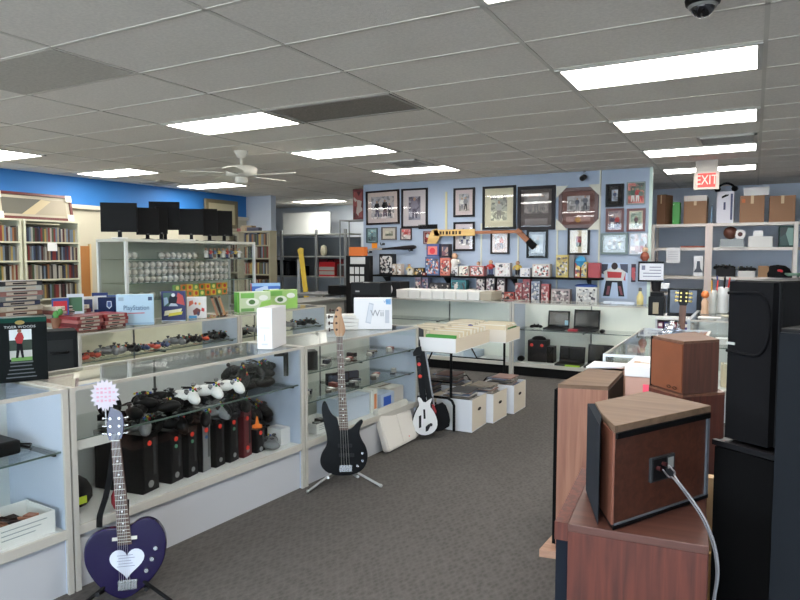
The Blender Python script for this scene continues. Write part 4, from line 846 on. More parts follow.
# screens
def monitor(label, u0, v0, u1, v1, x, yaw, panel=(18,19,21)):
    a, b = W(u0,(v0+v1)/2,x=x), W(u1,(v0+v1)/2,x=x)
    cx_, cy_ = x, (a.y+b.y)/2
    mid = W((u0+u1)/2,(v0+v1)/2,x=x); dep = (mid-Vector((0,0,EYE))).dot(_fw); m_ = dep/F
    wd, ht = (u1-u0)*m_/max(.5,cos(yaw-R(33)-YAW+R(28.5)-R(14))), (v1-v0)*m_
    zb = W((u0+u1)/2, v1, x=x).z
    t = Thing('flat_screen', label, 'screen', (cx_, mid.y, tz+.001), yaw, 'dark screens on the tall glass case')
    z0 = max(zb-tz, .02)
    Obj('bezel', B(-wd/2,-.015,z0,wd/2,.02,z0+ht), M((20,20,21),.6), t, bevel=.004); Obj('display', B(-wd/2+.014,-.0165,z0+.022,wd/2-.014,-.0149,z0+ht-.014), M((16,16,17),.55), t)
    Obj('back_housing', B(-wd*.3,.02,z0+ht*.2,wd*.3,.05,z0+ht*.8), BLACKM, t)
    st = Obj('stand', MB().lathe([(.085,0),(.083,.01),(.03,.016),(.022,.02)],20,(0,.03,0)).box(-.02,.02,.015,.02,.045,z0+ht*.3), BLACK, t); Obj('badge', B(-.012,-.0172,z0+.007,.012,-.0152,z0+.013), M((120,122,124),.3), t)
    return t
for a_ in (('large dark screen nearest the shop front on the tall case',102,203,136,232,-6.05,R(42)),('lower tilted screen second from the shop front on the tall case',137,208,158,235,-6.16,R(56)),('narrow screen third from the shop front, seen between two others',156,207,167,234,-6.2,R(60)),
           ('tallest screen standing at the back of the tall case',150,202,179,230,-6.28,R(42)),('wide screen in the middle of the tall case top',179,209,203,235,-6.08,R(44)),('narrow screen just past the wide middle one',203,209,217,236,-6.08,R(62)),('last screen at the disc rack end of the tall case',217,211,232,236,-6.1,R(58))):
    monitor(*a_)
for i, (u, c) in enumerate(((121,(224,222,216)),(176,(210,206,190)),(190,(226,226,222)))):
    Obj('paper_note', B(-.07,-.05,0,.07,.05,.012), M(c,.6), None, (tx1-.07, W(u,234,x=tx1-.05).y, tz+.001), R(20*i), '%s pale folded paper at the front edge of the tall case top' % ORD[i], 'paper', 'papers on the tall case')
# ================================================================ bookcases along the blue wall
CASE = B(-.5,-.5,0,.5,.5,1).mesh('case_mesh', .02); CASE.materials.append(OC(.4))
def fill_row(origin, ang, L_, n, hh, nm, dep=.13, grp='disc cases'):
    w_ = L_/n
    for i in range(n):
        c = PAL[(i*5+int(L_*100)+len(nm)*3+rnd.randrange(12))%12]; h_ = hh*(.86+.14*rnd.random())
        o = Obj('disc_case', CASE, None, None, at(origin,ang,(w_*(i+.5),dep/2+.02,0)), ang, '%s disc case, %s from the near end, %s' % (c[0], ORD[i], nm), 'disc case', grp, color=tuple(int(a*.86) for a in c[1]))
        o.scale = (w_*.93, dep, h_)
def bookcase(label, origin, ang, Lx, D, shelves, top, fm, backm, ck, n, nm, hh, thick=.025, dep=.13):
    t = Thing('bookcase', label, 'bookcase', origin, ang)
    for x in (0,Lx-thick): Obj('side_panel', B(x,0,0,x+thick,D,top), fm, t)
    Obj('back_panel', B(thick,D-.012,0,Lx-thick,D,top-.02), backm, t); Obj('top_board', B(-.005,-.005,top,Lx+.005,D,top+.025), fm, t)
    Obj('plinth', B(thick,.02,0,Lx-thick,D-.012,.08), fm, t)
    for z in shelves: Obj('shelf', B(thick,.0,z-.02,Lx-thick,D-.012,z), fm, t)
    for i, z in enumerate(shelves):
        fill_row(at(origin,ang,(thick+.005,.01,z+.001)), ang, Lx-2*thick-.01, n, hh, '%s shelf of %s' % (['lowest','second lowest','middle','second highest','top'][i+5-len(shelves)] if len(shelves)<=5 else ['lowest','second','third','fourth','fifth','top'][i], nm), dep, 'disc cases in '+nm)
    return t
BCM = M((206,204,180),.5); BCB = M((170,164,142),.6)
xb = -8.6
za = [W(50,v,x=xb).z for v in (279,260.5,242)]; ztop = W(50,222,x=xb).z
yA0, yA1 = W(-40,240,x=xb).y, W(22,240,x=xb).y; yB0, yB1 = W(24.5,240,x=xb).y, W(80,240,x=xb).y
bookcase('cream bookcase of disc cases cut by the left photo edge', (xb,yA0,0), pi/2, yA1-yA0, .42, [za[0]-.27]+za, ztop, BCM, BCB, None, 27, 'the edge bookcase', .21)
bookcase('cream bookcase of disc cases under the leaning framed print', (xb,yB0,0), pi/2, yB1-yB0, .42, [za[0]-.27]+za, ztop, BCM, BCB, None, 28, 'the print bookcase', .21)
Obj('hanging_notice', B(-.07,-.003,0,.07,.003,.115), PAPER, None, (xb+.012, W(52,250,x=xb).y, W(52,251,x=xb).z), pi/2, 'white paper notice on the middle shelf of the print bookcase', 'notice')
pa, pb = W(-6,205,x=-8.75), W(71,205,x=-8.75); zt_ = W(35,193,x=-8.75).z
t = Thing('leaning_print', 'wide framed print with corner protectors leaning above the cream bookcases', 'framed picture', (-8.72,(pa.y+pb.y)/2,ztop+.027), pi/2, rot=(R(-10),0,pi/2))
wd, ht = pb.y-pa.y, zt_-ztop-.03
def frame4(wd, ht, fw, d, z0=0): return MB().box(-wd/2,-d,z0,wd/2,0,z0+fw).box(-wd/2,-d,z0+ht-fw,wd/2,0,z0+ht).box(-wd/2,-d,z0+fw,-wd/2+fw,0,z0+ht-fw).box(wd/2-fw,-d,z0+fw,wd/2,0,z0+ht-fw)
Obj('frame', frame4(wd,ht,.035,.03), M((96,44,40),.4), t); Obj('mat_board', B(-wd/2+.035,-.012,.035,wd/2-.035,-.004,ht-.035), M((176,168,148),.6), t)
Obj('print', MB().mat(M((160,150,130),.6)).box(-wd/2+.09,-.0135,.07,wd/2-.09,-.012,ht-.08).mat(M((96,94,84),.6)).slab([(-wd/2+.09,.07),(-.2,.07),(.1,ht-.08),(-wd/2+.09,ht-.08)],-.0145,-.0135).mat(M((190,174,138),.6)).slab([(-.2,.07),(-.02,.07),(.24,ht-.1),(.1,ht-.08)],-.015,-.0135), None, t)
for sx_ in (-1,1): 
    for zz in (0,ht-.09): Obj('corner_protector', B(min(sx_*wd/2,sx_*(wd/2-.09)),-.035,zz,max(sx_*wd/2,sx_*(wd/2-.09)),-.001,zz+.09), M((226,222,208),.6), t)
p = W(86,262,x=-8.9)
t = Thing('orange_board', 'upright orange board standing against the cream wall past the bookcases', 'board', (-8.95, p.y, 0), pi/2)
Obj('panel', B(-.09,-.015,0,.09,.015,W(86,246,x=-8.9).z), M((180,122,66),.6), t); Obj('edge', B(.09,-.02,0,.12,.02,W(86,244,x=-8.9).z), M((226,200,150),.5), t)
# stretch of low cream shelving between bookcases and tall case
# disc rack facing the aisle
dy = 7.9; a, b = W(240,262,y=dy), W(270,262,y=dy)
bookcase('dark backed disc rack with pale posts next to the tall glass case', (a.x,dy,0), 0, b.x-a.x, .17, [W(255,v,y=dy).z for v in (291,274,258,245)], W(255,232.5,y=dy).z, M((150,144,120),.5), M((60,48,40),.6), None, 20, 'the disc rack', .19)
a0 = W(222,262,y=6.95); b0 = W(239,262,y=6.95)
bookcase('narrow rack of pale disc cases behind the end of the tall case', (a0.x+.02,7.05,0), 0, W(235,262,y=7.0).x-a0.x, .12, [W(230,v,y=7.0).z for v in (292,272,254)], W(230,234,y=7.0).z, M((150,146,126),.5), M((100,92,80),.6), None, 8, 'the narrow rack', .19)
for i, (u, h_, c) in enumerate(((243,.05,(120,50,46)),(247,.09,(150,130,100)),(253,.06,(60,60,80)))):
    Obj('disc_stack', B(-.1,-.07,0,.1,.07,h_), M(c,.5), None, (W(u+1,230,y=dy+.12).x+.0*i, dy+.13+.0*i, W(255,232.5,y=dy).z+.026), R(10*i), 'small %s bundle, %s on top of the disc rack' % (['red','tan','navy'][i], ORD[i]), 'bundle', bevel=.003)
# gold framed picture leaning at the far end of blue wall
pa, pb = W(206,212,x=-8.95), W(238,212,x=-8.95); zt1, zb1 = W(222,200,x=-8.95).z, W(222,228,x=-8.95).z
t = Thing('leaning_picture', 'gold framed picture behind the dark screens on the blue wall', 'framed picture', (-9.0,(pa.y+pb.y)/2,zb1), pi/2)
wd, ht = pb.y-pa.y, zt1-zb1
Obj('frame', frame4(wd,ht,.07,.05), M((120,110,84),.4), t); Obj('mat_board', B(-wd/2+.07,-.03,.07,wd/2-.07,-.005,ht-.07), M((196,186,152),.6), t); Obj('print', B(-wd/2+.3,-.033,.2,wd/2-.3,-.03,ht-.2), printmat([(70,90,80),(206,206,190),(120,130,120),(40,60,60)],7,3), t)
Obj('hanger', B(-wd/2,-.06,-.05,wd/2,0,0), M((206,200,176),.5), t)
# ================================================================ back room recess
ry = 11.9
def zx(u, v, y): return W(u, v, y=y)
t = Thing('metal_shelving', 'grey metal shelving in the recess with a white upper panel', 'shelving', (zx(271,256,ry).x, ry, 0))
Lx = zx(349,256,ry).x - t.location.x
MG = M((150,152,150),.4,.3)
for u in (281,316,345): 
    x = zx(u,256,ry).x - t.location.x; Obj('post', B(x-.03,0,0,x+.03,.04,zx(300,230,ry).z), MG, t)
for v in (234,256,276):
    z = zx(300,v,ry).z; Obj('shelf', B(0,.0,z-.025,Lx,.5,z), M((186,188,180),.5), t)
Obj('upper_panel', B(0,.46,zx(300,233,ry).z+.001,Lx*.62,.5,zx(300,211,ry).z), M((224,226,222),.4), t)
Obj('back_panel', B(0,.47,zx(300,276,ry).z,Lx,.5,zx(300,236,ry).z-.026), M((112,118,124),.6), t)
shz = zx(300,276,ry).z+.001
def bx(name, label, cat, u0, v0, u1, v1, y, d, col, rough=.5, z=None, det=None, group=None):
    """upright box-shaped thing seen between two pixel corners, standing at depth y; det adds a front inset"""
    a, b = W(u0,v1,y=y), W(u1,v0,y=y); z0 = a.z if z is None else z
    wd = b.x-a.x; ht = max(.01, b.z-z0)
    t_ = Thing(name, label, cat, ((a.x+b.x)/2, y, z0), 0, group)
    Obj('body', B(-wd/2,0,0,wd/2,d,ht), M(col,rough), t_, bevel=min(.004,ht*.1))
    if det: Obj('front', B(-wd*.42,-.004,ht*.08,wd*.42,-.0005,ht*.92), det, t_)
    return t_, wd, ht
for i, (u0,v0,u1) in enumerate(((273,260,280),(282,261,290),(300,266,304))):
    bx('old_screen','%s dark screen stored on the recess shelving' % ['first','second','small third'][i],'screen',u0,v0,u1,276,ry+.1,.2,(22,22,24),.3,shz,M((14,14,16),.2),'dark screens in the recess')
t, wd, ht = bx('toolbox','red toolbox with silver drawer fronts on the recess shelf','toolbox',319,262,335,276,ry+.05,.3,(196,30,34),.35,shz)
for i in range(2): Obj('drawer', B(-wd*.46,-.012,ht*(.12+.3*i),wd*.46,-.001,ht*(.36+.3*i)), M((190,186,176),.35,.4), t)
Obj('lid_handle', MB().tube([(-wd*.2,.15,ht),(-wd*.15,.15,ht+.05),(wd*.15,.15,ht+.05),(wd*.2,.15,ht)],.012), BLACK, t)
bx('dark_toolbox','dark red metal box beside the red toolbox','toolbox',337,264,344,276,ry+.05,.3,(96,30,34),.4,shz,M((70,66,64),.5))
bx('red_board','dark red flat board behind the red toolbox','board',319,259,345,276,ry+.42,.03,(110,24,32),.5,shz)
a = W(318,245,y=ry-.1)
Obj('white_ornament', MB().lathe([(.0,-.12),(.06,-.1),(.08,0),(.06,.1),(0,.13)],12).mesh('white_ornament'), None, None, (a.x,ry+.12,zx(300,256,ry).z+.12), 0, 'small pale round ornament on the middle recess shelf', 'ornament').data.materials.append(M((214,206,176),.4))
# yellow guitar hanging upright
yg = 10.6; a = W(310,250,y=yg)
gz = W(310,300,y=yg).z
t = Thing('yellow_guitar', 'yellow necked guitar standing upright in front of the recess shelving', 'guitar', (W(311,270,y=yg).x,yg,0.02), R(10), rot=(R(-4),R(-9),R(12)))
hN = W(308,247,y=yg).z - t.location.z
Obj('body', MB().slab(smooth_poly([(-.12,0),(.12,0),(.18,.12),(.12,.25),(.14,.36),(.06,.42),(-.06,.42),(-.14,.36),(-.12,.25),(-.18,.12)],2),-.03,.03), M((30,34,30),.3), t)
n_ = Obj('neck', B(-.05,-.045,.3,.05,-.02,hN-.12), M((222,184,40),.4), t); Obj('frets', MB().box(-.05,-.047,.5,.05,-.0451,.52).box(-.05,-.047,.65,.05,-.0451,.67).box(-.05,-.047,.8,.05,-.0451,.82), M((60,50,30),.5), n_)
Obj('headstock', MB().slab([(-.05,hN-.12),(.05,hN-.12),(.07,hN-.02),(0,hN+.01),(-.07,hN-.03)],-.045,-.02), M((214,180,50),.4), t)
t = Thing('hanging_guitar', 'grey guitar hung behind the yellow necked one', 'guitar', (W(300,280,y=10.9).x,10.9,W(300,312,y=10.9).z), R(5)); 
Obj('body', MB().slab(smooth_poly([(-.15,0),(.15,0),(.2,.15),(.13,.3),(.15,.42),(.06,.5),(-.06,.5),(-.15,.42),(-.13,.3),(-.2,.15)],2),-.04,.04), M((96,104,104),.3), t); Obj('neck', B(-.03,-.055,.4,.03,-.03,1.1), M((170,172,170),.4), t)
# black display rack
dy_ = 8.75
a, b = W(346,270,y=dy_), W(369,270,y=dy_); zt0 = W(357,247,y=dy_).z
t = Thing('display_rack', 'black card display rack with white cards and an orange header', 'display rack', ((a.x+b.x)/2,dy_,0)); wd = b.x-a.x
Obj('board', B(-wd/2,0,.02,wd/2,.12,zt0-.14), M((26,26,27),.5), t); Obj('orange_header', B(-wd*.35,-.006,zt0-.139,wd*.3,.1,zt0), M((214,112,44),.5), t); Obj('base', B(-wd*.6,-.1,0,wd*.6,.3,.02), BLACK, t)
cdm = MB()
zc = lambda v: W(357,v,y=dy_).z
cdm.box(-wd*.3,-.006,zc(264),wd*.34,-.0005,zc(257))
for r_ in range(2):
    for i in range(3): cdm.box(-wd*.32+wd*.22*i,-.006,zc(274+9*r_),-wd*.15+wd*.22*i,-.0005,zc(267+9*r_))
Obj('card_set', cdm, M((206,206,204),.5), t)
px = W(358,205,y=9.9)
t, wd, ht = bx('red_poster_box','dark red printed box standing high at the end of the picture wall','box',353,189,363,220,9.9,.15,(112,40,44),.5,None,printmat([(112,40,44),(150,70,66),(80,26,30),(190,170,160)],9,2))
zz = W(355,219.5,y=9.85).z
t = Thing('metal_rack', 'tall thin metal rack carrying the dark red printed box', 'rack', (W(356,230,y=9.85).x,9.85,0))
wd = .34
for x in (-wd,wd):
    for y in (0,.3): Obj('post', MB().cyl((x,y,0),(x,y,zz),.012), MG, t)
for z in (zz,1.4,.8): Obj('shelf', B(-wd,-.01,z-.02,wd,.31,z-.001), MG, t)
# things on the BK0 counter left end
t, wd, ht = bx('black_receiver','black speaker box with a silver round cone on the rear counter','speaker',380,282,400,303,8.3,.3,(30,30,31),.4,.954)
Obj('cone', MB().cyl((-.04,-.012,ht*.5),(-.04,-.001,ht*.5),ht*.36,ht*.4,20), M((190,192,192),.35,.4), t)
t, wd, ht = bx('black_amplifier','dark amplifier box in front of the black display rack','amplifier',351,283,380,306,7.3,.3,(36,38,40),.5,None)
t['group'] = ''; del t['group']
am = t
Obj('badge', B(-wd*.34,-.003,ht*.6,-wd*.2,-.0005,ht*.66), M((150,150,150),.4), t); Obj('grille_cloth', B(-wd*.45,-.002,ht*.08,wd*.45,-.0004,ht*.5), M((28,29,30),.9), t); Obj('paper_tag', B(-.03,-.006,ht,.05,.05,ht+.003), PAPER, t)
t = Thing('speaker_stand', 'plain dark stand under the dark amplifier box', 'stand', (am.location.x,am.location.y,0)); Obj('column', B(-.16,0.02,.02,.16,.28,am.location.z-.02), BLACKM, t); Obj('plate', B(-.2,0,0,.2,.3,.02), BLACK, t); Obj('top_plate', B(-.18,.01,am.location.z-.02,.18,.29,am.location.z), BLACK, t)
t, wd, ht = bx('black_case','black instrument case lying beyond the green cartons','case',328,286,346,294,9.6,.4,(20,21,23),.6,None); zc_ = t.location.z
t2 = Thing('work_table', 'dark work table in the recess under the black instrument case', 'table', (t.location.x, 9.8, 0)); Obj('tabletop', B(-.9,-.3,zc_-.04,-.2,.5,zc_-.002), M((110,112,112),.5), t2)
for x in (-.85,-.24):
    for y in (-.25,.45): Obj('leg', B(x-.02,y-.02,0,x+.02,y+.02,zc_-.04), GREYP, t2)
flatbox('small white and orange carton on the second row past the green cartons', (-4.78,6.05,.954), R(40), .12,.1,.13,(224,214,204),stripe=(214,110,60))
# long white card boxes on the rear counter
for i in range(8):
    u0 = 398+11.9*i; a, b = W(u0,302,y=8.22), W(u0+11.5,302,y=8.22)
    t = Thing('card_box', '%s card box, %s from the black speaker box on the rear counter' % ('beige' if i == 7 else 'white', ORD[i]), 'box', ((a.x+b.x)/2,8.17,.954), 0, 'card boxes on the rear counter')
    w2 = (b.x-a.x)/2-.004
    Obj('carton', B(-w2,0,0,w2,.40,.115), M((176,166,146) if i==7 else (222,220,216),.6), t); Obj('lid', B(-w2-.002,-.003,.09,w2+.002,.403,.118), M((186,176,156) if i==7 else (230,228,224),.6), t)
# ================================================================ picture wall
PY = 9.447
figc = lambda: None
def picture(label, u0, v0, u1, v1, fcol=(30,26,26), mcol=(206,196,180), sky=(150,156,160), ground=(120,112,104), men=(), fw=.03, mat_=.06, plate=None, glaze=True, tilt=0):
    cu = (u0+u1)/2; a, b = W(u0,(v0+v1)/2,y=PY), W(u1,(v0+v1)/2,y=PY); zt = W(cu,v0,y=PY).z; zb = W(cu,v1,y=PY).z
    wd, ht = b.x-a.x, zt-zb
    t = Thing('framed_picture', label, 'framed picture', ((a.x+b.x)/2,PY,zb), 0, 'framed pictures on the pale blue wall', rot=(0,tilt,0))
    Obj('frame', frame4(wd,ht,fw,.03), M(fcol,.35), t)
    Obj('mat_board', B(-wd/2+fw,-.012,fw,wd/2-fw,-.002,ht-fw), M(mcol,.7), t)
    x0, x1 = -wd/2+fw+mat_, wd/2-fw-mat_; z0, z1 = fw+mat_+(plate or 0), ht-fw-mat_
    m = MB().mat(printmat([sky,tuple(int(c*.78) for c in sky),ground,tuple(min(255,int(c*1.12)) for c in sky),tuple((p_+q_)//2 for p_, q_ in zip(sky,ground))],22,int(u0)%9)).box(x0,-.0135,z0,x1,-.012,z1).mat(printmat([ground,tuple(int(c*.75) for c in ground),tuple(min(255,int(c*1.2)) for c in ground)],26,int(v0)%7)).box(x0,-.0142,z0,x1,-.0135,z0+(z1-z0)*.38)
    W_, H_ = x1-x0, z1-z0
    m.mat(M(tuple((p_+q_)//2 for p_, q_ in zip(sky,ground)),.5)).slab([(x0,z0+H_*.38),(x0+W_*.3,z0+H_*.5),(x0+W_*.7,z0+H_*.44),(x1,z0+H_*.55),(x1,z0+H_*.36),(x0,z0+H_*.36)],-.0144,-.0136)
    for i, (fx, s_, c1, c2) in enumerate(men):
        X = x0+W_*fx; h_ = H_*s_; zb_ = z0+H_*.08; y_ = -.0150-.0004*i
        m.mat(M(c2,.5)).slab([(X-h_*.12,zb_),(X-h_*.04,zb_),(X,zb_+h_*.35),(X+h_*.06,zb_),(X+h_*.14,zb_),(X+h_*.10,zb_+h_*.5),(X-h_*.10,zb_+h_*.5)],y_,-.0136)
        m.mat(M(c1,.5)).slab([(X-h_*.11,zb_+h_*.45),(X+h_*.11,zb_+h_*.45),(X+h_*.20,zb_+h_*.62),(X+h_*.13,zb_+h_*.82),(X-h_*.12,zb_+h_*.82),(X-h_*.2,zb_+h_*.6)],y_-.0002,-.0136)
        m.mat(M((170,132,108),.5)).slab([(X+h_*.07*cos(q),zb_+h_*.9+h_*.085*sin(q)) for q in [2*pi*k/10 for k in range(10)]],y_-.0003,-.0136)
    Obj('print', m, None, t)
    if plate:
        Obj('caption_plate', B(-wd*.3,-.015,fw+mat_*.6,wd*.3,-.0121,fw+mat_*.4+plate*.7), M(tuple(min(255,c+40) for c in mcol),.5), t)
    if glaze: Obj('glazing', B(-wd/2+fw,-.020,fw,wd/2-fw,-.018,ht-fw), glassmat((.97,.97,.97),.035), t)
    return t
G_, W_c, K_, R_c, N_c, P_c = (120,120,124),(214,212,206),(36,36,40),(170,44,44),(44,56,96),(70,60,84)
picture('wide framed action print at the start of the picture wall', 367,190.5,400,224.5,(40,30,30),(216,196,186),(170,166,172),(196,186,180),[(.25,.75,K_,P_c),(.6,.8,K_,(90,60,70)),(.8,.6,P_c,K_)],.03,.07,tilt=R(-1))
picture('tall purple toned framed print hung next to the wide action print', 402,188.5,428,228,(32,28,30),(206,196,196),(96,88,104),(150,146,156),[(.5,.9,(130,126,140),(80,72,90))],.03,.10)
picture('small teal framed card below the wide action print', 367,228,378,243,(60,80,84),(120,150,152),(150,190,190),(70,100,110),[(.5,.8,(80,120,130),(50,70,80))],.015,.02)
picture('small framed landscape photo between the teal and red cards', 382,227,397,240,(96,88,84),(206,196,180),(196,190,170),(90,96,80),[],.02,.05)
picture('small red and white card below the purple toned print', 401,228,412,240,(60,40,44),(214,200,196),(196,90,90),(210,200,196),[(.5,.8,R_c,W_c)],.012,.01)
picture('red player card behind the blade of the goalie stick', 424,231,432,244,(90,40,44),(206,180,176),(180,60,64),(120,40,44),[(.5,.9,W_c,R_c)],.012,.01)
picture('upper of two matching framed prints beside the vertical stick', 454,188,475,217,(28,24,26),(206,190,190),(160,162,168),(176,168,160),[(.3,.7,W_c,G_),(.65,.75,G_,K_)],.03,.06)
picture('lower of two matching framed prints, crossed by the goalie stick', 454,222,475,251,(28,24,26),(210,198,200),(170,172,180),(206,202,200),[(.3,.55,W_c,N_c),(.55,.6,N_c,W_c),(.8,.55,W_c,N_c)],.03,.06)
picture('large black framed print with a broad cream mat', 483,186,516,229.5,(26,24,24),(214,208,180),(150,152,140),(196,196,172),[(.5,.7,(170,168,160),(130,126,118))],.035,.10)
picture('large dark framed print of three standing men above a text plate', 518,186,555.5,230,(36,30,32),(84,74,72),(160,152,148),(130,120,116),[(.25,.85,(150,146,144),(130,124,122)),(.5,.88,(160,156,154),(120,116,114)),(.75,.85,(146,140,138),(130,124,122))],.05,.05,plate=.14)
t = picture('brown matted batting print with cut off corners and pale protectors', 559,187.5,598.5,228,(92,62,56),(120,80,72),(190,186,186),(150,146,144),[(.45,.8,(80,84,100),(120,120,126)),(.8,.95,(110,112,122),(60,62,72))],.05,.07,plate=.12)
wd = W(598.5,208,y=PY).x-W(559,208,y=PY).x; ht = W(579,187.5,y=PY).z-W(579,228,y=PY).z
for sx_ in (-1,1):
    for z0_, z1_ in ((0,.14),(ht,ht-.14)):
        Obj('corner_protector', MB().slab([(sx_*(wd/2+.03),z0_+(-.03 if z0_==0 else .03)),(sx_*(wd/2-.14),z0_+(-.03 if z0_==0 else .03)),(sx_*(wd/2+.03),z1_)],-.045,-.031), M((206,204,190),.5), t)
Obj('gold_medallion', MB().cyl((0,-.02,.12),(0,-.013,.12),.04), M((214,160,90),.4,.3), t)
picture('small framed figure print under the goalie stick handle', 491,230,509.5,254,(40,32,32),(206,180,160),(206,196,186),(180,150,130),[(.35,.8,(214,206,196),(150,100,80)),(.65,.8,(200,120,90),(90,70,66))],.025,.04)
picture('black framed goalie print under the end of the stick', 527,230,548,258,(24,26,28),(60,66,68),(110,120,124),(150,156,156),[(.55,.8,(70,90,90),(206,204,196))],.03,.04)
picture('black framed red team print with a cream mat', 568,228,590,255,(30,26,26),(222,208,180),(150,60,60),(80,92,70),[(.3,.7,R_c,K_),(.55,.75,R_c,W_c),(.8,.7,(150,40,44),K_)],.03,.09)
picture('black framed single card, top of the small group', 606,184,624,207,(20,20,22),(26,26,28),(190,196,204),(150,160,176),[(.5,.8,N_c,G_)],.03,.05)
picture('unmatted colourful team print beside the black framed single card', 627,182,645.5,204.5,(120,130,126),(196,206,200),(90,110,96),(206,120,110),[(.3,.7,(60,90,70),W_c),(.6,.7,R_c,W_c),(.8,.6,(96,110,100),R_c)],.012,.004)
picture('red brown framed team print below the black framed single card', 606,208.5,624,232,(92,44,42),(170,130,124),(150,130,130),(110,90,100),[(.3,.7,P_c,W_c),(.7,.7,R_c,P_c)],.03,.01)
picture('red brown framed green field print beside the wall end', 627,208.5,645.5,231.5,(100,48,46),(216,206,186),(130,150,130),(206,210,190),[(.5,.7,(90,60,66),(60,80,70))],.03,.02)
picture('wide grey green framed print low in the small group', 601,233,628,254.5,(96,112,108),(150,160,156),(186,190,190),(150,160,160),[(.25,.7,W_c,G_),(.5,.7,G_,W_c),(.8,.6,(214,230,180),W_c)],.03,.03)
picture('pale unframed print low beside the wall end', 629.5,233,648,254.5,(176,180,182),(206,206,210),(176,180,190),(206,190,186),[(.4,.7,W_c,(190,150,150)),(.7,.7,G_,R_c)],.012,.004)
# player poster, lower on the wall
def wallsheet(name, label, cat, u0,v0,u1,v1, col, y=PY, th=.004, group=None):
    a, b = W(u0,v1,y=y), W(u1,v0,y=y); wd, ht = b.x-a.x, b.z-a.z
    t_ = Thing(name, label, cat, ((a.x+b.x)/2,y,a.z), 0, group); Obj('sheet', B(-wd/2,-th,0,wd/2,0,ht), M(col,.5), t_); return t_, wd, ht
t, wd, ht = wallsheet('picture_poster','poster of a skating player in red and white on the pale blue wall','poster',601,263,628,298,(176,194,220))
m = MB(); X = 0
m.mat(M((40,40,46),.5)).slab([(-.15,.0+.03),(-.06,.03),(-.03,ht*.45),(.04,ht*.45),(.06,.03),(.14,.03),(.10,ht*.55),(-.11,ht*.55)],-.006,-.004)
m.mat(M((206,206,204),.5)).slab([(-.12,ht*.5),(.12,ht*.5),(.15,ht*.75),(.06,ht*.86),(-.06,ht*.86),(-.15,ht*.75)],-.0065,-.004).mat(M((180,40,44),.5)).slab([(-.09,ht*.58),(.09,ht*.58),(.10,ht*.74),(-.10,ht*.76)],-.007,-.004)
m.mat(M((60,50,50),.5)).slab([(.045*cos(q),ht*.91+.05*sin(q)) for q in [2*pi*k/12 for k in range(12)]],-.007,-.004).mat(M((120,60,70),.5)).slab([(-.11,.05),(-.07,.05),(-.05,ht*.35),(-.09,ht*.35)],-.0068,-.004).slab([(.09,.05),(.12,.05),(.09,ht*.35),(.05,ht*.35)],-.0068,-.004)
m.mat(M((60,64,84),.5)).slab([(-wd/2,ht*.7),(-wd*.3,ht*.66),(-wd*.25,ht*.97),(-wd/2,ht*.97)],-.0052,-.004).slab([(wd*.25,ht*.8),(wd/2,ht*.72),(wd/2,ht*.97),(wd*.2,ht*.97)],-.0052,-.004).mat(M((190,60,66),.5)).slab([(wd*.28,ht*.55),(wd*.42,ht*.5),(wd*.42,ht*.72),(wd*.3,ht*.7)],-.0054,-.004)
Obj('player_print', m, None, t)
t, wd, ht = wallsheet('picture_card','narrow red and black player card beside the skating poster','card',631,264,636,282,(70,60,70)); Obj('print', B(-wd*.4,-.006,ht*.1,wd*.4,-.0041,ht*.8), printmat([(170,60,66),(60,60,70),(206,190,190)],12,5), t)
# bats and sticks on the wall
yw = 9.36
a, b = W(365,250,y=yw), W(416,247,y=yw)
t = Thing('baseball_bat', 'baseball bat with pale handle and black barrel hung along the wall', 'bat')
t.location = a; ln_ = (b-a).length; t.rotation_euler = (b-a).to_track_quat('X','Z').to_euler()
bm_ = lambda prof: MB().xf(Matrix.Rotation(pi/2,4,'Y')).lathe([(r_,z) for r_, z in prof],14)
Obj('handle', bm_([(.022,0),(.024,.015),(.013,.03),(.014,ln_*.35)]), M((190,170,146),.4), t); Obj('barrel', bm_([(.014,ln_*.35),(.024,ln_*.6),(.034,ln_*.8),(.034,ln_*.96),(.02,ln_)]), M((34,30,32),.3), t)
a = W(372,244,y=yw); t = Thing('hanging_tag', 'bright orange square tag above the bat handle', 'tag', (a.x+.0,PY-.002,a.z-.07), 0); Obj('card', B(-.05,-.006,0,.05,0,.13), M((250,150,36),.6), t); Obj('pin', MB().cyl((0,-.012,.115),(0,-.006,.115),.006), M((180,180,180),.3), t)
for i, (u, v) in enumerate(((384,244),(371,252),(412,250))):
    a = W(u,v,y=PY); Obj('hanging_hook', MB().box(-.02,-.03,-.015,.02,0,.015).tube([(0,-.03,-.01),(0,-.10,-.02),(0,-.12,.02)],.008,6), M((50,48,48),.4), None, (a.x,PY,a.z), 0, 'small dark wall hook, %s along the bat' % ORD[i], 'hook', 'hooks at the bat')
WD = wood((196,156,90),(222,186,116),'x',4); WDD = wood((130,76,44),(168,104,60),'x',4)
a, b = W(434,233,y=yw), W(522,233.5,y=yw); c_ = W(429,250,y=yw)
t = Thing('mounted_goalie_stick', 'pale wooden goalie stick mounted across the picture wall', 'hockey stick', (a.x,yw,a.z)); L1 = b.x-a.x
mid = W(475,232,y=yw).x-a.x
Obj('paddle', B(0,-.014,-.052,mid,.014,.050), WD, t, bevel=.004); Obj('shaft', B(mid,-.013,-.026,L1,.013,.02), WDD, t, bevel=.003)
Obj('blade', MB().slab([(-.10,-.30),(0.0,-.25),(.11,-.05),(.06,.07),(-.03,.05),(-.09,-.05),(-.145,-.25)],-.014,.014), WD, t, bevel=.004)
for i in range(7): Obj('printed_letter', B(.10+.055*i,-.0155,-.028,.14+.055*i-.012*(i%2),-.0142,.024), M((64,50,36),.5), t)
a = W(446.5,192,y=PY); b = W(446.5,231,y=PY)
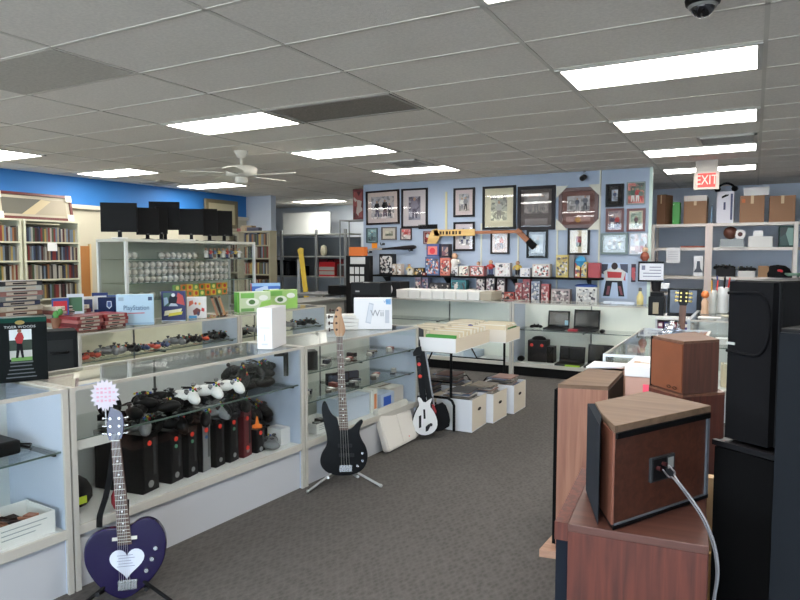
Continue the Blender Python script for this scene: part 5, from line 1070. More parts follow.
t = Thing('hanging_strip', 'thin pale vertical wooden strip above the goalie stick', 'strip', (a.x,PY-.002,b.z)); Obj('strip', B(-.016,-.012,0,.016,0,a.z-b.z), M((206,196,150),.5), t)
a, b = W(519,233,y=yw+.03), W(530,244,y=yw+.03)
t = Thing('hockey_stick', 'short brown and black hockey stick end beside the goalie print', 'hockey stick', (a.x,yw+.03,a.z), 0, rot=(0,math.atan2(a.z-b.z,b.x-a.x),0)); L2 = (b-a).length
Obj('shaft', B(-.06,-.016,-.03,L2*.75,.016,.05), WDD, t, bevel=.004); Obj('taped_blade', B(L2*.75,-.018,-.035,L2*1.35,.018,.055), BLACKM, t, bevel=.004)
Obj('black_strip', B(0,-.02,0,.33,0,.07), BLACK, None, (W(419,228,y=PY).x,PY-.0,W(425,229,y=PY).z), 0, 'black horizontal strip behind the blade of the goalie stick', 'strip')
# two black wall shelves
def wshelf(label, u0, u1, v, y0=9.17):
    a, b = W(u0,v,y=y0), W(u1,v,y=y0); t_ = Thing('mounted_shelf', label, 'shelf', ((a.x+b.x)/2,9.45,a.z-.03), 0, 'black shelves on the pale blue wall')
    w2 = (b.x-a.x)/2; Obj('board', B(-w2,-.28,0,w2,-.002,.03), BLACKM, t_)
    for k in range(4):
        x = -w2*.9+w2*1.8*k/3; Obj('bracket', MB().add([(x-.01,-.002,-.16),(x+.01,-.002,-.16),(x-.01,-.002,0),(x+.01,-.002,0),(x-.01,-.24,0),(x+.01,-.24,0)],[(0,1,5,4),(0,4,2),(1,3,5),(0,2,3,1),(2,4,5,3)]), M((60,62,64),.5), t_)
    return a.z
zU = wshelf('long black upper shelf of collectibles on the pale blue wall', 372,600,274.5); zL = wshelf('lower black shelf of collectibles just above the rear counter', 398,598,298.5)
def onshelf(items, zs_, sh, y=9.2):
    mute = lambda q: tuple(int(.72*x+.28*sum(q)/3) for x in q)
    for i, (u0, v0, u1, c, nm, extra) in enumerate(items):
        if c: c = mute(c)
        if extra and extra != 'fig': extra = [mute(q) for q in extra]
        a, b = W(u0,v0,y=y), W(u1,v0,y=y); wd = b.x-a.x; ht = max(.04,a.z-zs_)
        lb = '%s on the %s wall shelf' % (nm, sh)
        if extra == 'fig':
            o = Obj('figurine', FIGS[i%4], None, None, ((a.x+b.x)/2,y+.06,zs_+.001), 0, lb, 'figurine', 'collectibles on the %s wall shelf' % sh); s_ = ht/.165; o.scale = (s_,s_,s_); continue
        t_ = Thing('collectible_box', lb, 'box', ((a.x+b.x)/2,y,zs_+.001), 0, 'collectibles on the %s wall shelf' % sh)
        Obj('carton', B(-wd/2+.003,0,0,wd/2-.003,.12,ht), M(c,.4), t_, bevel=.002)
        if extra: Obj('picture_window', B(-wd*.42,-.003,ht*.08,wd*.42,.0005,ht*.9), printmat([extra[0],extra[-1],mute(c),(206,200,192),mute(extra[-1]),(70,66,70)],34,i), t_)
w2, k2, r2 = (220,216,210), (34,34,38), (196,50,50)
onshelf([(379,254,393,k2,'black pin display box with pale marks',[(60,60,62),(206,204,200)]),(392,264,396,(206,186,160),'pale bobble box nearest the pin display',[(150,110,80),w2]),(397,264,401,(214,190,170),'second pale bobble box after the pin display',[(176,120,90),w2]),
 (404,262,411,0,'brown round headed figurine','fig'),(407,268,413,(206,190,150),'cream box before the yellow and black box',[(230,220,190),(180,150,110)]),(414,268,424,(50,44,38),'yellow and black box',[(214,160,50),k2]),
 (425,257,439.5,(60,84,140),'blue blister box with an orange figure',[(96,130,180),(226,84,50)]),(440,258,450,(214,96,70),'orange red blister box',[(226,130,100),(190,50,44)]),(450.5,249,456,0,'slim pale figurine','fig'),(451,267,458,w2,'white card box below the slim figurine',[(190,190,190),(150,140,140)]),
 (459,266,468.5,(222,214,196),'cream and red card box',[(200,90,80),(230,220,200)]),(470,266,484,(206,90,84),'red and white model car box',[(226,150,140),w2]),(472,259,482,0,'model figure with red coat','fig'),(485,257,494,0,'silver trophy figurine','fig'),
 (495,263,510,(216,206,204),'wide white and pink picture box',[(206,150,150),w2]),(512,258,521,0,'round headed figurine in dark blue','fig'),(520,268,530,(206,206,214),'white box before the red and white picture box',[(180,184,196),w2]),(532,264,550,(196,186,176),'red and white wide picture box',[(206,110,100),(230,226,216)]),
 (556,255,568.5,(206,176,64),'tall yellow box',[(220,196,90),(190,150,40)]),(569,255,574.5,(120,116,112),'thin grey box beside the yellow one',None),(575,263,580.5,(210,60,50),'red toy box',[(230,190,70),r2]),(581,262,587,(222,170,50),'yellow and blue toy box',[(70,140,190),(230,200,90)]),(588,263,600,(190,34,40),'large glossy red box at the shelf end',None)], zU, 'upper')
a = W(426,256.8,y=9.2); 
t = Thing('collectible_box','red topped box stacked on the blue blister box','box',(W(432.5,250,y=9.2).x,9.2,a.z+.003)); Obj('carton', B(-.105,0,0,.105,.12,.2), M((70,80,130),.4), t); Obj('picture_window', MB().mat(M((206,120,110),.4)).box(-.08,-.003,.03,.08,.0005,.16).mat(M((200,50,60),.4)).slab([(.05*cos(q),.09+.05*sin(q)) for q in [2*pi*k/12 for k in range(12)]],-.005,-.0025), None, t)
t = Thing('collectible_box','dark box stacked on the orange red blister box','box',(W(445,250,y=9.2).x,9.2,W(445,257.6,y=9.2).z)); Obj('carton', B(-.066,0,0,.066,.12,.21), M((52,48,56),.4), t); Obj('picture_window', B(-.05,-.003,.03,.05,.0005,.17), printmat([(110,70,80),(70,70,90),(160,130,120)],16,8), t)
t = Thing('baseball_hat','bright blue cap on top of the red and yellow toy boxes','cap',(W(580,258,y=9.2).x,9.25,W(580,262,y=9.2).z)); Obj('crown', MB().sph((0,0,.0),(.08,.08,.085),12), M((70,160,206),.6), t); Obj('brim', MB().prism([(.07*cos(q),-.05+.09*sin(q)) for q in [pi+pi*k/10 for k in range(11)]],-.0,.012), M((50,130,180),.6), t)
t = Thing('red_light','small dark gauge with red lit dial hung low on the upper shelf rail','gauge',(W(424,262,y=9.16).x,9.16,zU+.001)); Obj('body', B(-.03,0,0,.03,.05,.04), M((120,40,40),.5), t); Obj('dial', MB().cyl((0,-.003,.02),(0,0,.02),.012), M((206,196,180),.4), t)
onshelf([(415,277,421,(150,130,150),'purple sleeve pack nearest the black speaker box',[(190,120,130),(90,90,130)]),(422,277,428,(120,130,170),'second purple sleeve pack',[(180,110,130),(70,80,120)]),(429,283,450,(70,70,74),'black and white pin strip',[(150,150,150),(50,50,54)]),(451,280,466,(44,130,140),'teal box',[(60,150,160),(40,110,120)]),
 (467,289,475,(190,180,166),'low tan pack',None),(476,277,485,(70,60,70),'dark player pack nearest the teal box',[(150,120,130),(200,190,190)]),(486,276,495,(60,52,60),'second dark player pack after the teal box',[(150,116,124),(206,196,196)]),(497,278,505,(90,70,80),'red dark player pack',[(190,110,110),(216,200,196)]),
 (496,290,502,r2,'small red tin',None),(504,292,514,(206,60,50),'low red toy car pack',[(230,120,100),(60,50,50)]),(515,283,522,(170,90,96),'pink blister pack',[(210,170,170),r2]),(522.5,279,530,(190,60,66),'red blister pack',[(216,190,190),(150,60,70)]),(531,281,540,(140,150,170),'pale blue blister pack',[(206,206,216),(90,100,130)]),(541,284,549,(196,70,70),'red and white blister pack',[(220,180,170),(170,50,50)]),
 (551,289,570,(170,150,146),'low rose strip of packs',[(206,170,166),(130,110,110)]),(576,287,597,(216,214,206),'long white box',[(206,204,196),(180,180,176)])], zL, 'lower')
Obj('blue_dome', MB().sph((0,0,.0),(.16,.07,.03),12), M((50,80,150),.5), None, (W(586,287,y=9.26).x,9.26,W(586,287.5,y=9.2).z+.02), 0, 'dark blue dome on top of the long white box', 'dome')
t = Thing('spray_bottle','yellow bottle on the rear counter end by the skating poster','bottle',(W(640,300,y=8.4).x,8.4,.954)); Obj('bottle', MB().lathe([(.035,0),(.04,.01),(.04,.10),(.018,.15),(.018,.165)]), M((222,206,140),.3), t); Obj('cap', MB().lathe([(.02,.165),(.02,.20),(.012,.21)]), M((80,80,84),.4), t)
for i, (u, w_) in enumerate(((608,.05),(620,.09),(630,.05))):
    Obj('clear_card', B(-w_,-.03,0,w_,.03,.03), M((206,214,226),.3), None, (W(u,303,y=8.35).x,8.35,.954), R(5*i), 'small pale clear pack, %s on the rear counter by the poster' % ORD[i], 'pack', 'clear packs on the rear counter')
# rear showcase contents
def laptop(label, u0, v0, u1, v1, y, zb, grp='laptops in the rear showcase'):
    a, b = W(u0,v0,y=y), W(u1,v0,y=y); wd = b.x-a.x; ht = a.z-zb
    t_ = Thing('laptop', label, 'laptop', ((a.x+b.x)/2,y,zb+.001), 0, grp)
    Obj('keyboard_base', B(-wd/2,-.21,0,wd/2,.02,.022), M((44,44,46),.4), t_, bevel=.003); T = Matrix.Translation((0,.02,.02)) @ Matrix.Rotation(R(-10),4,'X')
    l_ = Obj('screen_lid', MB().xf(T).box(-wd/2,0,0,wd/2,.014,ht), M((24,24,26),.35), t_); Obj('display', MB().xf(T).box(-wd/2+.02,-.0015,.03,wd/2-.02,-.0002,ht-.02), M((16,18,20),.12), l_)
    Obj('keys', B(-wd*.42,-.16,.022,wd*.42,-.03,.0245), M((20,20,21),.5), t_); return t_
y_ = 8.42
t = laptop('smaller laptop with a blue sticker on the upper showcase shelf',547.5,312,569,330,y_,.602); Obj('blue_sticker', B(.09,-.002,.05,.13,.012,.11), M((170,206,224),.5), t)
laptop('wider laptop on the upper showcase shelf, near the white end',573.5,311,599.5,330,y_,.602)
t = Thing('game_controller','black controller lying beside the smaller laptop','game controller',(W(536,326,y=8.3).x,8.32,.606),R(10)); Obj('shell', ctrl_mesh((26,26,27)), None, t); Obj('thumbstick', MB().cyl((-.024,-.01,.04),(-.024,-.01,.056),.01).cyl((.024,-.01,.04),(.024,-.01,.056),.01), BLACKM, t)
Obj('red_pack', B(-.06,-.04,0,.06,.04,.025), M((176,50,60),.5), None, (W(573,327,y=8.22).x,8.22,.603), R(6), 'small red pack between the two upper laptops', 'pack')
t = Thing('mouse','black mouse beside the wider upper laptop','mouse',(W(602,327,y=8.25).x,8.28,.603)); Obj('shell', MB().sph((0,0,.012),(.035,.06,.026),10), BLACK, t); Obj('wheel', MB().cyl((-.004,-.03,.034),(.004,-.03,.034),.008), GREYP, t)
lw = .162
t, wd, ht = bx('lantern_speaker','black rounded speaker with two red lights on the rear showcase deck','speaker',527.5,341,546,364,8.3,.2,(26,26,28),.4,lw)
for s_ in (-1,1): Obj('red_light', MB().cyl((s_*wd*.28,-.006,ht*.78),(s_*wd*.28,0,ht*.78),.022), M((236,70,56),.4), t)
Obj('dome', MB().sph((0,.1,ht),(wd*.42,.09,.05),12), BLACK, t); Obj('grille', B(-wd*.4,-.003,ht*.08,wd*.4,-.0005,ht*.62), BLACKM, t)
t, wd, ht = bx('black_speaker','plain black speaker beside the two red lights','speaker',546.5,347,553.5,363,8.3,.15,(28,28,29),.4,lw,BLACKM)
laptop('lower laptop with a lime sticker in front',559,347.5,584.5,366,8.34,lw); laptop('lower laptop nearest the tall wooden speaker',587.5,346,613,366,8.34,lw)
Obj('lime_card', B(-.09,-.03,0,.09,.03,.02), M((170,214,60),.6), None, (W(573,365,y=8.16).x,8.135,lw+.001), 0, 'lime green card in front of the lower laptop', 'card')
t, wd, ht = bx('white_speaker','white box speaker with a dark dot on the rear showcase deck','speaker',509,348,517,362,8.35,.14,(220,218,212),.4,lw); Obj('tweeter', MB().cyl((0,-.004,ht*.7),(0,0,ht*.7),.02), BLACK, t)
Obj('black_mouse', MB().sph((0,0,.03),(.05,.07,.04),10), BLACK, None, (W(521,361,y=8.3).x,8.3,lw), 0, 'small black lump between the white speaker and the lit one', 'mouse')
flatbox('flat pale blue carton on the rear showcase deck under the tray table', (W(455,360,y=8.35).x,8.36,lw), 0, .75,.3,.09,(176,190,206),stripe=(206,214,220))
# ================================================================ speakers on the right
WM = wood((68,28,17),(96,43,28),'z',10,.65); WMX = wood((62,33,23),(84,47,34),'x',9,.45); WTOP = wood((98,76,58),(116,92,72),'x',7,.7); WPK = wood((138,94,76),(164,118,96),'z',7); WOR = wood((142,78,50),(170,98,64),'z',8)
CLOTH = M((18,19,20),.9,0,None,(260,.5)); CLOTHB = M((9,9,10),.95)
def pz(u, v, z): p_ = W(u,v,z=z); return (p_.x,p_.y)
def rel(poly, o): return [(x-o[0],y-o[1]) for x, y in poly]
# big floor speaker, front right
ZF = .82
A_, B_ = pz(568,523.5,ZF), pz(709,546.5,ZF); dx, dy = B_[0]-A_[0], B_[1]-A_[1]; ln_ = math.hypot(dx,dy); nx, ny = -dy/ln_, dx/ln_
dep = .50
o = A_
t = Thing('floor_speaker','tall reddish wood floor speaker under the angled speaker, nearest the viewer','speaker',(o[0],o[1],0),math.atan2(dy,dx))
Obj('cabinet', B(0,0,0,ln_,dep,ZF-.022), WM, t, bevel=.002); Obj('top_board', B(-.0,-.001,ZF-.022,ln_,dep,ZF), wood((74,44,36),(94,58,48),'x',8), t, bevel=.002)
Obj('grille', B(-.034,.012,.06,-.001,dep-.02,ZF-.055), M((24,28,36),.95), t); Obj('front_lip', B(-.036,.0,ZF-.05,-.0005,dep,ZF), WM, t); Obj('plinth', B(-.03,.01,.0,.0-.0005,dep-.02,.055), BLACKM, t)
# angled bookshelf speaker on top
zt_ = 1.104
top = [pz(u,v,zt_) for u, v in ((595,402),(601.5,413),(615,426),(711,405.5),(648,391))]
o = top[2]
t = Thing('angled_speaker','angled wooden speaker with dark back panel and cable plate on the big floor speaker','speaker',(o[0],o[1],ZF+.002)); hh = zt_-ZF-.002
P_ = rel(top,o)
Obj('top_board', MB().prism(P_,hh-.02,hh), WTOP, t, bevel=.0015)
cen = (sum(p_[0] for p_ in P_)/5, sum(p_[1] for p_ in P_)/5)
ins = [(p_[0]+(cen[0]-p_[0])*.03, p_[1]+(cen[1]-p_[1])*.03) for p_ in P_]
Obj('cabinet', MB().prism(ins,.012,hh-.0205), WMX, t)
Obj('base_board', MB().prism(P_,0,.0118), BLACK, t)
# wooden chamfer strip between grille and back panel
def face_frame(p, q):
    d = Vector((q[0]-p[0],q[1]-p[1],0)); l_ = d.length; d.normalize(); n = Vector((d.y,-d.x,0)); return d, n, l_
d, n, l_ = face_frame(ins[1],ins[2]); TT = Matrix((( *d,0),(*(-n),0),(0,0,1,0),(ins[1][0],ins[1][1],0,1))).transposed()
Obj('corner_strip', MB().xf(TT).box(0,-.006,.012,l_,-.0005,hh-.021), wood((112,68,52),(134,84,66),'z',8), t)
d, n, l_ = face_frame(ins[2],ins[3]); TT = Matrix((( *d,0),(*(-n),0),(0,0,1,0),(ins[2][0],ins[2][1],0,1))).transposed()
Obj('top_edge', MB().xf(TT).box(0,-.008,hh-.036,l_,-.0005,hh-.0205), BLACK, t); Obj('back_edge', MB().xf(TT).box(0,-.006,.012,l_,-.0005,.016).box(l_-.012,-.006,.016,l_,-.0005,hh-.036), M((84,88,94),.4), t)
cp = Obj('terminal_plate', MB().xf(TT).box(l_*.34,-.010,hh*.36,l_*.585,-.0008,hh*.60), M((52,54,56),.35), t)
Obj('terminal_recess', MB().xf(TT).box(l_*.355,-.0115,hh*.375,l_*.49,-.0102,hh*.585), M((22,22,23),.4), cp); Obj('terminal', MB().xf(TT).cyl((l_*.39,-.024,hh*.50),(l_*.39,-.0116,hh*.50),.006).cyl((l_*.45,-.024,hh*.53),(l_*.45,-.0116,hh*.53),.006), M((60,30,30),.4), cp)
Obj('rating_label', MB().xf(TT).box(l_*.51,-.0112,hh*.46,l_*.57,-.0102,hh*.57), M((150,150,146),.4), cp)
gq = [pz(u,v,zt_) for u, v in ((587.5,401.5),(595,401.5),(601.5,413.5),(600,424))]
Obj('grille', MB().prism(rel(gq,o),.004,hh-.006), M((34,38,44),.95), t)
# loose speaker cable from the plate
plate = t.matrix_world
c0 = Vector((o[0],o[1],ZF+.002)) + (TT @ Vector((l_*.39,-.03,hh*.50))); c1 = Vector((o[0],o[1],ZF+.002)) + (TT @ Vector((l_*.45,-.03,hh*.53)))
fl = W(706,546,z=ZF)
mids = [W(674,479,y=1.72), W(690,500,y=1.71), W(704,522,y=1.70), W(714,550,y=1.70), W(716.5,576,y=1.71), W(713,602,y=1.73), W(711,640,y=1.75)]
t = Thing('speaker_cable','grey twin speaker cable looping from the plate over the floor speaker edge','cable',(0,0,0))
def spline(pts, n=6):
    out = []
    for i in range(len(pts)-1):
        a = pts[max(i-1,0)]; b = pts[i]; c = pts[i+1]; d_ = pts[min(i+2,len(pts)-1)]
        for k in range(n):
            s_ = k/n; out.append(.5*((2*b)+(c-a)*s_+(2*a-5*b+4*c-d_)*s_*s_+(3*b-a-3*c+d_)*s_**3))
    out.append(pts[-1]); return out
bp2 = W(690,690,y=1.9); bp2.z = .02
for i, c_ in enumerate((c0,c1)):
    off = Vector((.004*i,.0,.004*i)); Obj('strand', MB().tube(spline([c_,c_+Vector((.02,-.04,-.005))]+[m_+off for m_ in mids]+[W(709,690,y=1.78)+off]),.0024,8), M((130,128,130),.4) if i else M((96,94,96),.4), t)
# leaning planks behind the floor speaker
t = Thing('plank','pale wooden plank standing behind the floor speaker, showing below the cable','plank',(W(722,600,y=2.45).x,2.45,0),R(0)); hz_ = W(722,555,y=2.45).z
Obj('board', B(-.045,-.012,0,.045,.012,hz_), wood((196,160,104),(216,182,130),'z',6), t)
t = Thing('plank','thin pale batten upright between the angled speaker and black speaker','plank',(W(709.5,520,y=2.5).x,2.5,0),0); Obj('board', B(-.01,-.02,0,.012,.02,W(709,476,y=2.5).z), wood((186,156,116),(206,178,140),'z',6), t)
# pale wooden speaker left
zt_ = .90
NL, NR, FR, FL = pz(558,384,zt_), pz(608,386.5,zt_), pz(625,369,zt_), pz(591,367,zt_); o = NL
P_ = rel([NL,NR,FR,FL],o)
t = Thing('floor_speaker','pale pinkish oak floor speaker standing left of the angled speaker','speaker',(o[0],o[1],0))
Obj('cabinet', MB().prism(P_,.04,zt_-.02), WPK, t); Obj('top_board', MB().prism(P_,zt_-.0198,zt_), WTOP, t)
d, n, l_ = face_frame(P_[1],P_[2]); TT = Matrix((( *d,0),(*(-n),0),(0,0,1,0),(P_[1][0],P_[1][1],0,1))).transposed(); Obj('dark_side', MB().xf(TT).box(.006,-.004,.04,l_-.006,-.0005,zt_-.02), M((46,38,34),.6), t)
d, n, l_ = face_frame(P_[3],P_[0]); TT = Matrix((( *d,0),(*(-n),0),(0,0,1,0),(P_[3][0],P_[3][1],0,1))).transposed(); Obj('grille', MB().xf(TT).box(.01,-.02,.06,l_-.004,-.0005,zt_-.03), CLOTHB, t)
Obj('plinth', MB().prism([(p_[0]*1.0-(.07 if i in (0,3) else -.02),p_[1]-(.05 if i<2 else -.02)) for i, p_ in enumerate(P_)],0,.0395), wood((170,130,108),(190,152,128),'x',7), t)
# small cube speaker on a wooden speaker
zt_ = 1.184; zb_ = .95
q = [pz(u,v,zt_) for u, v in ((652,335.5),(684,341.5),(719.5,339.5),(695,331.5))]; o = q[1]; P_ = rel(q,o)
t = Thing('cube_speaker','reddish brown cube speaker standing beside the black tower speaker','speaker',(o[0],o[1],zb_+.002)); hh = zt_-zb_-.002
Obj('cabinet', MB().prism(P_,.0,hh-.0105), wood((78,44,32),(100,58,42),'z',9), t); Obj('top_board', MB().prism(P_,hh-.01,hh), wood((96,68,52),(114,84,66),'x',8,.7), t)
d, n, l_ = face_frame(P_[0],P_[1]); TT = Matrix((( *d,0),(*(-n),0),(0,0,1,0),(P_[0][0],P_[0][1],0,1))).transposed()
fp_ = Obj('front_panel', MB().xf(TT).box(.008,-.005,.008,l_-.003,-.0005,hh-.014), M((124,70,44),.5,0,(9,.08)), t); Obj('emblem', MB().xf(TT).tube([(l_*.62+.012*cos(a)*(1 if a<pi else 1),-.007,.022+.006*sin(a)) for a in [2*pi*k/12 for k in range(13)]],.0016,5).tube([(l_*.80+.012*cos(a),-.007,.022+.006*sin(a)) for a in [2*pi*k/12 for k in range(13)]],.0016,5), M((50,34,26),.4), fp_)
Obj('black_side', MB().xf(TT).box(0,-.006,0,.008,-.0004,hh), BLACK, t)
low = [(p_[0]*1.06+.02*(i in (2,3)),p_[1]*1.06) for i, p_ in enumerate(P_)]
t = Thing('floor_speaker','dark brown speaker under the cube speaker, mostly hidden','speaker',(o[0],o[1],0)); Obj('cabinet', MB().prism(low,0,zb_-.01), WM, t); Obj('top_board', MB().prism(low,zb_-.0098,zb_), wood((104,66,48),(130,86,64),'x',8), t)
# black speakers: low floor speaker, ringed one on top, and the near right tower
LZ = .98
l0, r0 = W(712,439,z=LZ), W(776,456,z=LZ)
yaw_ = math.atan2(r0.y-l0.y, r0.x-l0.x); wl = (Vector((r0.x,r0.y))-Vector((l0.x,l0.y))).length
t = Thing('black_floor_speaker','black floor speaker under the ringed black speaker, beside the cable','speaker',(l0.x,l0.y,0),yaw_)
Obj('cabinet', B(0,.02,0,wl+.1,.5,LZ-.004), BLACK, t, bevel=.004); Obj('grille', B(.01,.0,.03,wl+.09,.0195,LZ-.02), CLOTHB, t); Obj('top_edge', B(0,.0,LZ-.016,wl+.1,.0198,LZ), M((26,26,28),.5), t)
def col_hit(u, A, d):
    r_ = _rt*((u-400)/F)+_fw; k = (A.x*r_.y-A.y*r_.x)/(d.y*r_.x-d.x*r_.y); return Vector((A.x+d.x*k, A.y+d.y*k, 0))
dl = Vector((r0.x-l0.x, r0.y-l0.y, 0)).normalized(); A0 = Vector((l0.x,l0.y,0))+Vector((-dl.y,dl.x,0))*.035
l1 = col_hit(728,A0,dl); r1 = col_hit(774.5,A0,dl); wl = (r1-l1).length; hz_ = W(728,280,y=l1.y).z
t = Thing('ringed_speaker','black speaker with a raised rounded ring on its grille, by the metal shelves','speaker',(l1.x,l1.y,LZ+.002),yaw_); hh = hz_-LZ-.002
Obj('cabinet', B(0,.03,0,wl,.42,hh), BLACK, t, bevel=.003); Obj('side_panel', B(wl+.0005,.032,.004,wl+.006,.418,hh-.004), M((12,12,13),.5), t)
g_ = Obj('grille', B(.004,.0,.004,wl-.004,.0298,hh-.004), M((17,17,19),.95), t)
rg = [(.0+wl*.06,hh*.93)]
ring = [(wl*.02,hh*.92),(wl*.62,hh*.93),(wl*.78,hh*.91),(wl*.89,hh*.85),(wl*.93,hh*.77),(wl*.91,hh*.66),(wl*.80,hh*.58),(wl*.6,hh*.55),(wl*.02,hh*.56)]
Obj('ring', MB().tube(spline([Vector((x,-.004,z)) for x, z in ring],5),.0045,8), M((15,15,17),.95), g_); Obj('nameplate', B(wl*.02,-.004,hh*.60,wl*.2,-.0003,hh*.615), M((190,190,186),.35,.6), g_)
rz_ = W(797,332,y=1.85).z
l2 = W(773.5,420,y=1.92)
t = Thing('black_tower_speaker','nearest black tower speaker at the right edge with a red label on top','speaker',(l2.x,l2.y,0),R(-24))
Obj('cabinet', B(0.0,.02,0,.24,.36,rz_), BLACK, t, bevel=.004); Obj('grille', B(.006,-.0,.02,.18,.0195,rz_-.01), M((24,27,31),.95), t); Obj('chrome_edge', B(.182,-.004,.0,.19,.0195,rz_), M((70,110,120),.3,.5), t); Obj('red_label', B(.11,.03,rz_+.0002,.20,.07,rz_+.002), M((226,60,50),.5), t)
# white topped cabinets behind the oak speaker
t = Thing('white_topped_cabinet','wooden cabinet with a white top behind the oak floor speaker','cabinet',(-.64,3.9,0)); a_ = pz(586,366.5,.93); b_ = pz(632,360,.93)
Obj('body', B(-.17,-.10,0,.06,.08,.90), wood((150,112,92),(170,132,110),'z',7), t); Obj('white_top', MB().prism([(q_.x+.64,min(q_.y,4.03)-3.9) for q_ in (W(586,366.5,z=.91),W(622,366.5,z=.91),W(632,360,z=.91),W(598,358.5,z=.91))],.90,.91), M((228,228,230),.4), t)
l3 = W(624.5,372,y=3.45); r3 = W(656,372,y=3.45); zt_ = W(624,365,y=3.45).z
t = Thing('white_lidded_box','white lidded box with a pink sticker beside the cube speaker','box',((l3.x+r3.x)/2,3.45,0)); w2_ = (r3.x-l3.x)/2; zz = W(624,376,y=3.45).z
Obj('body', B(-w2_+.004,.004,0,w2_-.004,.32,zz), M((186,146,130),.6), t); Obj('lid', B(-w2_,0,zz,w2_,.325,zt_), M((226,224,224),.5), t, bevel=.004); Obj('pink_sticker', B(w2_*.2,-.001,zz-.075,w2_*.95,.0035,zz-.035), M((244,84,110),.5), t); Obj('tape', B(-.05,.1,zt_,.03,.16,zt_+.001), M((170,140,110),.5), t); Obj('paper', B(-w2_*.2,.12,zt_+.001,w2_,.28,zt_+.012), PAPER, t)
# ---------------------------------------------------------------- right showcases: bag, small goods
bag = MB()
for i in range(7):
    a = 2*pi*i/7; bag.sph((.05*cos(a),.05*sin(a),.05+.02*(i%3)),(.06,.05,.06+.012*(i%2)),9)
bag.sph((0,0,.11),(.06,.06,.08),9)
Obj('plastic_bag', bag, glassmat((.90,.93,.98),.22,.12), None, (-.44,4.42,.955), 0, 'crumpled clear plastic bag on the side showcase glass by the cube speaker', 'plastic bag')
for i in range(6):
    gadget('%s small pack inside the side showcase under the plastic bag, %s from the near end' % (['grey','white','green','tan','black','blue'][i], ORD[i]), (-.55+.06*(i%2),4.25+.2*i,.702), R(20*i), [(150,150,146),(220,220,216),(110,140,110),(180,160,130),(40,40,42),(80,100,150)][i], .10,.07,.03,'packs in the side showcase')
# desk with printer-like screen at the rear right
t = Thing('white_desk','white desk carrying a dark screen between the rear and side showcases','desk',(-.72,7.75,0)); zd = .87
Obj('worktop', B(-.23,0,zd-.03,.19,.6,zd), WHITE, t); Obj('side_panel', B(-.23,0.01,0,-.21,.58,zd-.03), LAM, t); Obj('side_panel', B(.17,0.01,0,.19,.58,zd-.03), LAM, t); Obj('shelf', B(-.21,.01,zd-.17,.17,.58,zd-.155), LAM, t); Obj('back_panel', B(-.21,.56,0,.17,.58,zd-.03), LAM, t)
for i in range(6):
    c = [(120,60,90),(60,70,140),(190,60,70),(200,190,190),(70,50,110),(170,120,60)][i]
    retail('small_pack', '%s pack on the shelf of the white desk, %s from the rear showcase' % (['plum','blue','red','pale','violet','amber'][i],ORD[i]), 'pack', (-.895+.066*i,7.82,zd-.154), R(3*i-6), .056,.08,.095,c,[((226,216,206),(.15,.5,.85,.85))], 'packs on the white desk')
sx0 = W(667,290,y=7.9); sx1 = W(701,311,y=7.9)
t, wd, ht = bx('desk_screen','dark blue grey screen on the white desk behind the guitar head','screen',667,289,702,314,7.95,.06,(20,21,24),.3,zd+.001)
Obj('display', B(-wd*.42,-.004,ht*.12,wd*.36,-.0006,ht*.94), M((86,96,112),.15), t)
t, wd, ht = bx('coffee_machine','black squat machine on the white desk beside the dark screen','machine',648,297,664,314,7.9,.2,(22,22,23),.35,zd+.001); Obj('tap', B(-.03,-.03,ht*.1,.03,-.001,ht*.7), M((150,136,110),.4,.3), t); Obj('upper_lid', B(-wd*.4,.02,ht,wd*.4,.18,ht+.05), BLACK, t)
bx('white_block','white narrow block lying on top of the dark desk screen','block',661,283.5,669,289,7.96,.05,(230,228,226),.5,zd+.001+W(667,289,y=7.95).z-zd-.0)
# guitar head behind the cube speaker
yg = 6.2
gx_ = W(680.5,318,y=yg); gh = W(682.5,290,y=yg)
t = Thing('acoustic_guitar','brown necked guitar with gold tuners standing behind the cube speaker','guitar',(gx_.x-.02,yg,.06), 0, rot=(R(-6),R(2),R(4))); hN = gh.z-.06
Obj('body', MB().slab(smooth_poly([(-.15,0),(.15,0),(.2,.13),(.12,.28),(.15,.4),(.06,.48),(-.06,.48),(-.15,.4),(-.12,.28),(-.2,.13)],2),-.045,.045), wood((120,70,40),(150,92,56),'z',5), t, bevel=.006)
n_ = Obj('neck', B(-.028,-.06,.4,.028,-.035,hN-.14), wood((86,56,40),(108,72,54),'z',6), t); Obj('headstock', MB().slab([(-.028,hN-.14),(.028,hN-.14),(.042,hN-.11),(.04,hN),(-.04,hN),(-.042,hN-.11)],-.058,-.035), M((22,20,20),.3), t)
for s_ in (-1,1):
    for i in range(3): Obj('tuner', MB().cyl((s_*.02,-.047,hN-.10+.035*i),(s_*.055,-.047,hN-.10+.035*i),.006).sph((s_*.062,-.047,hN-.10+.035*i),(.011,.008,.012),8).cyl((s_*.022,-.07,hN-.10+.035*i),(s_*.022,-.058,hN-.10+.035*i),.008), M((206,186,110),.3,.7), t)
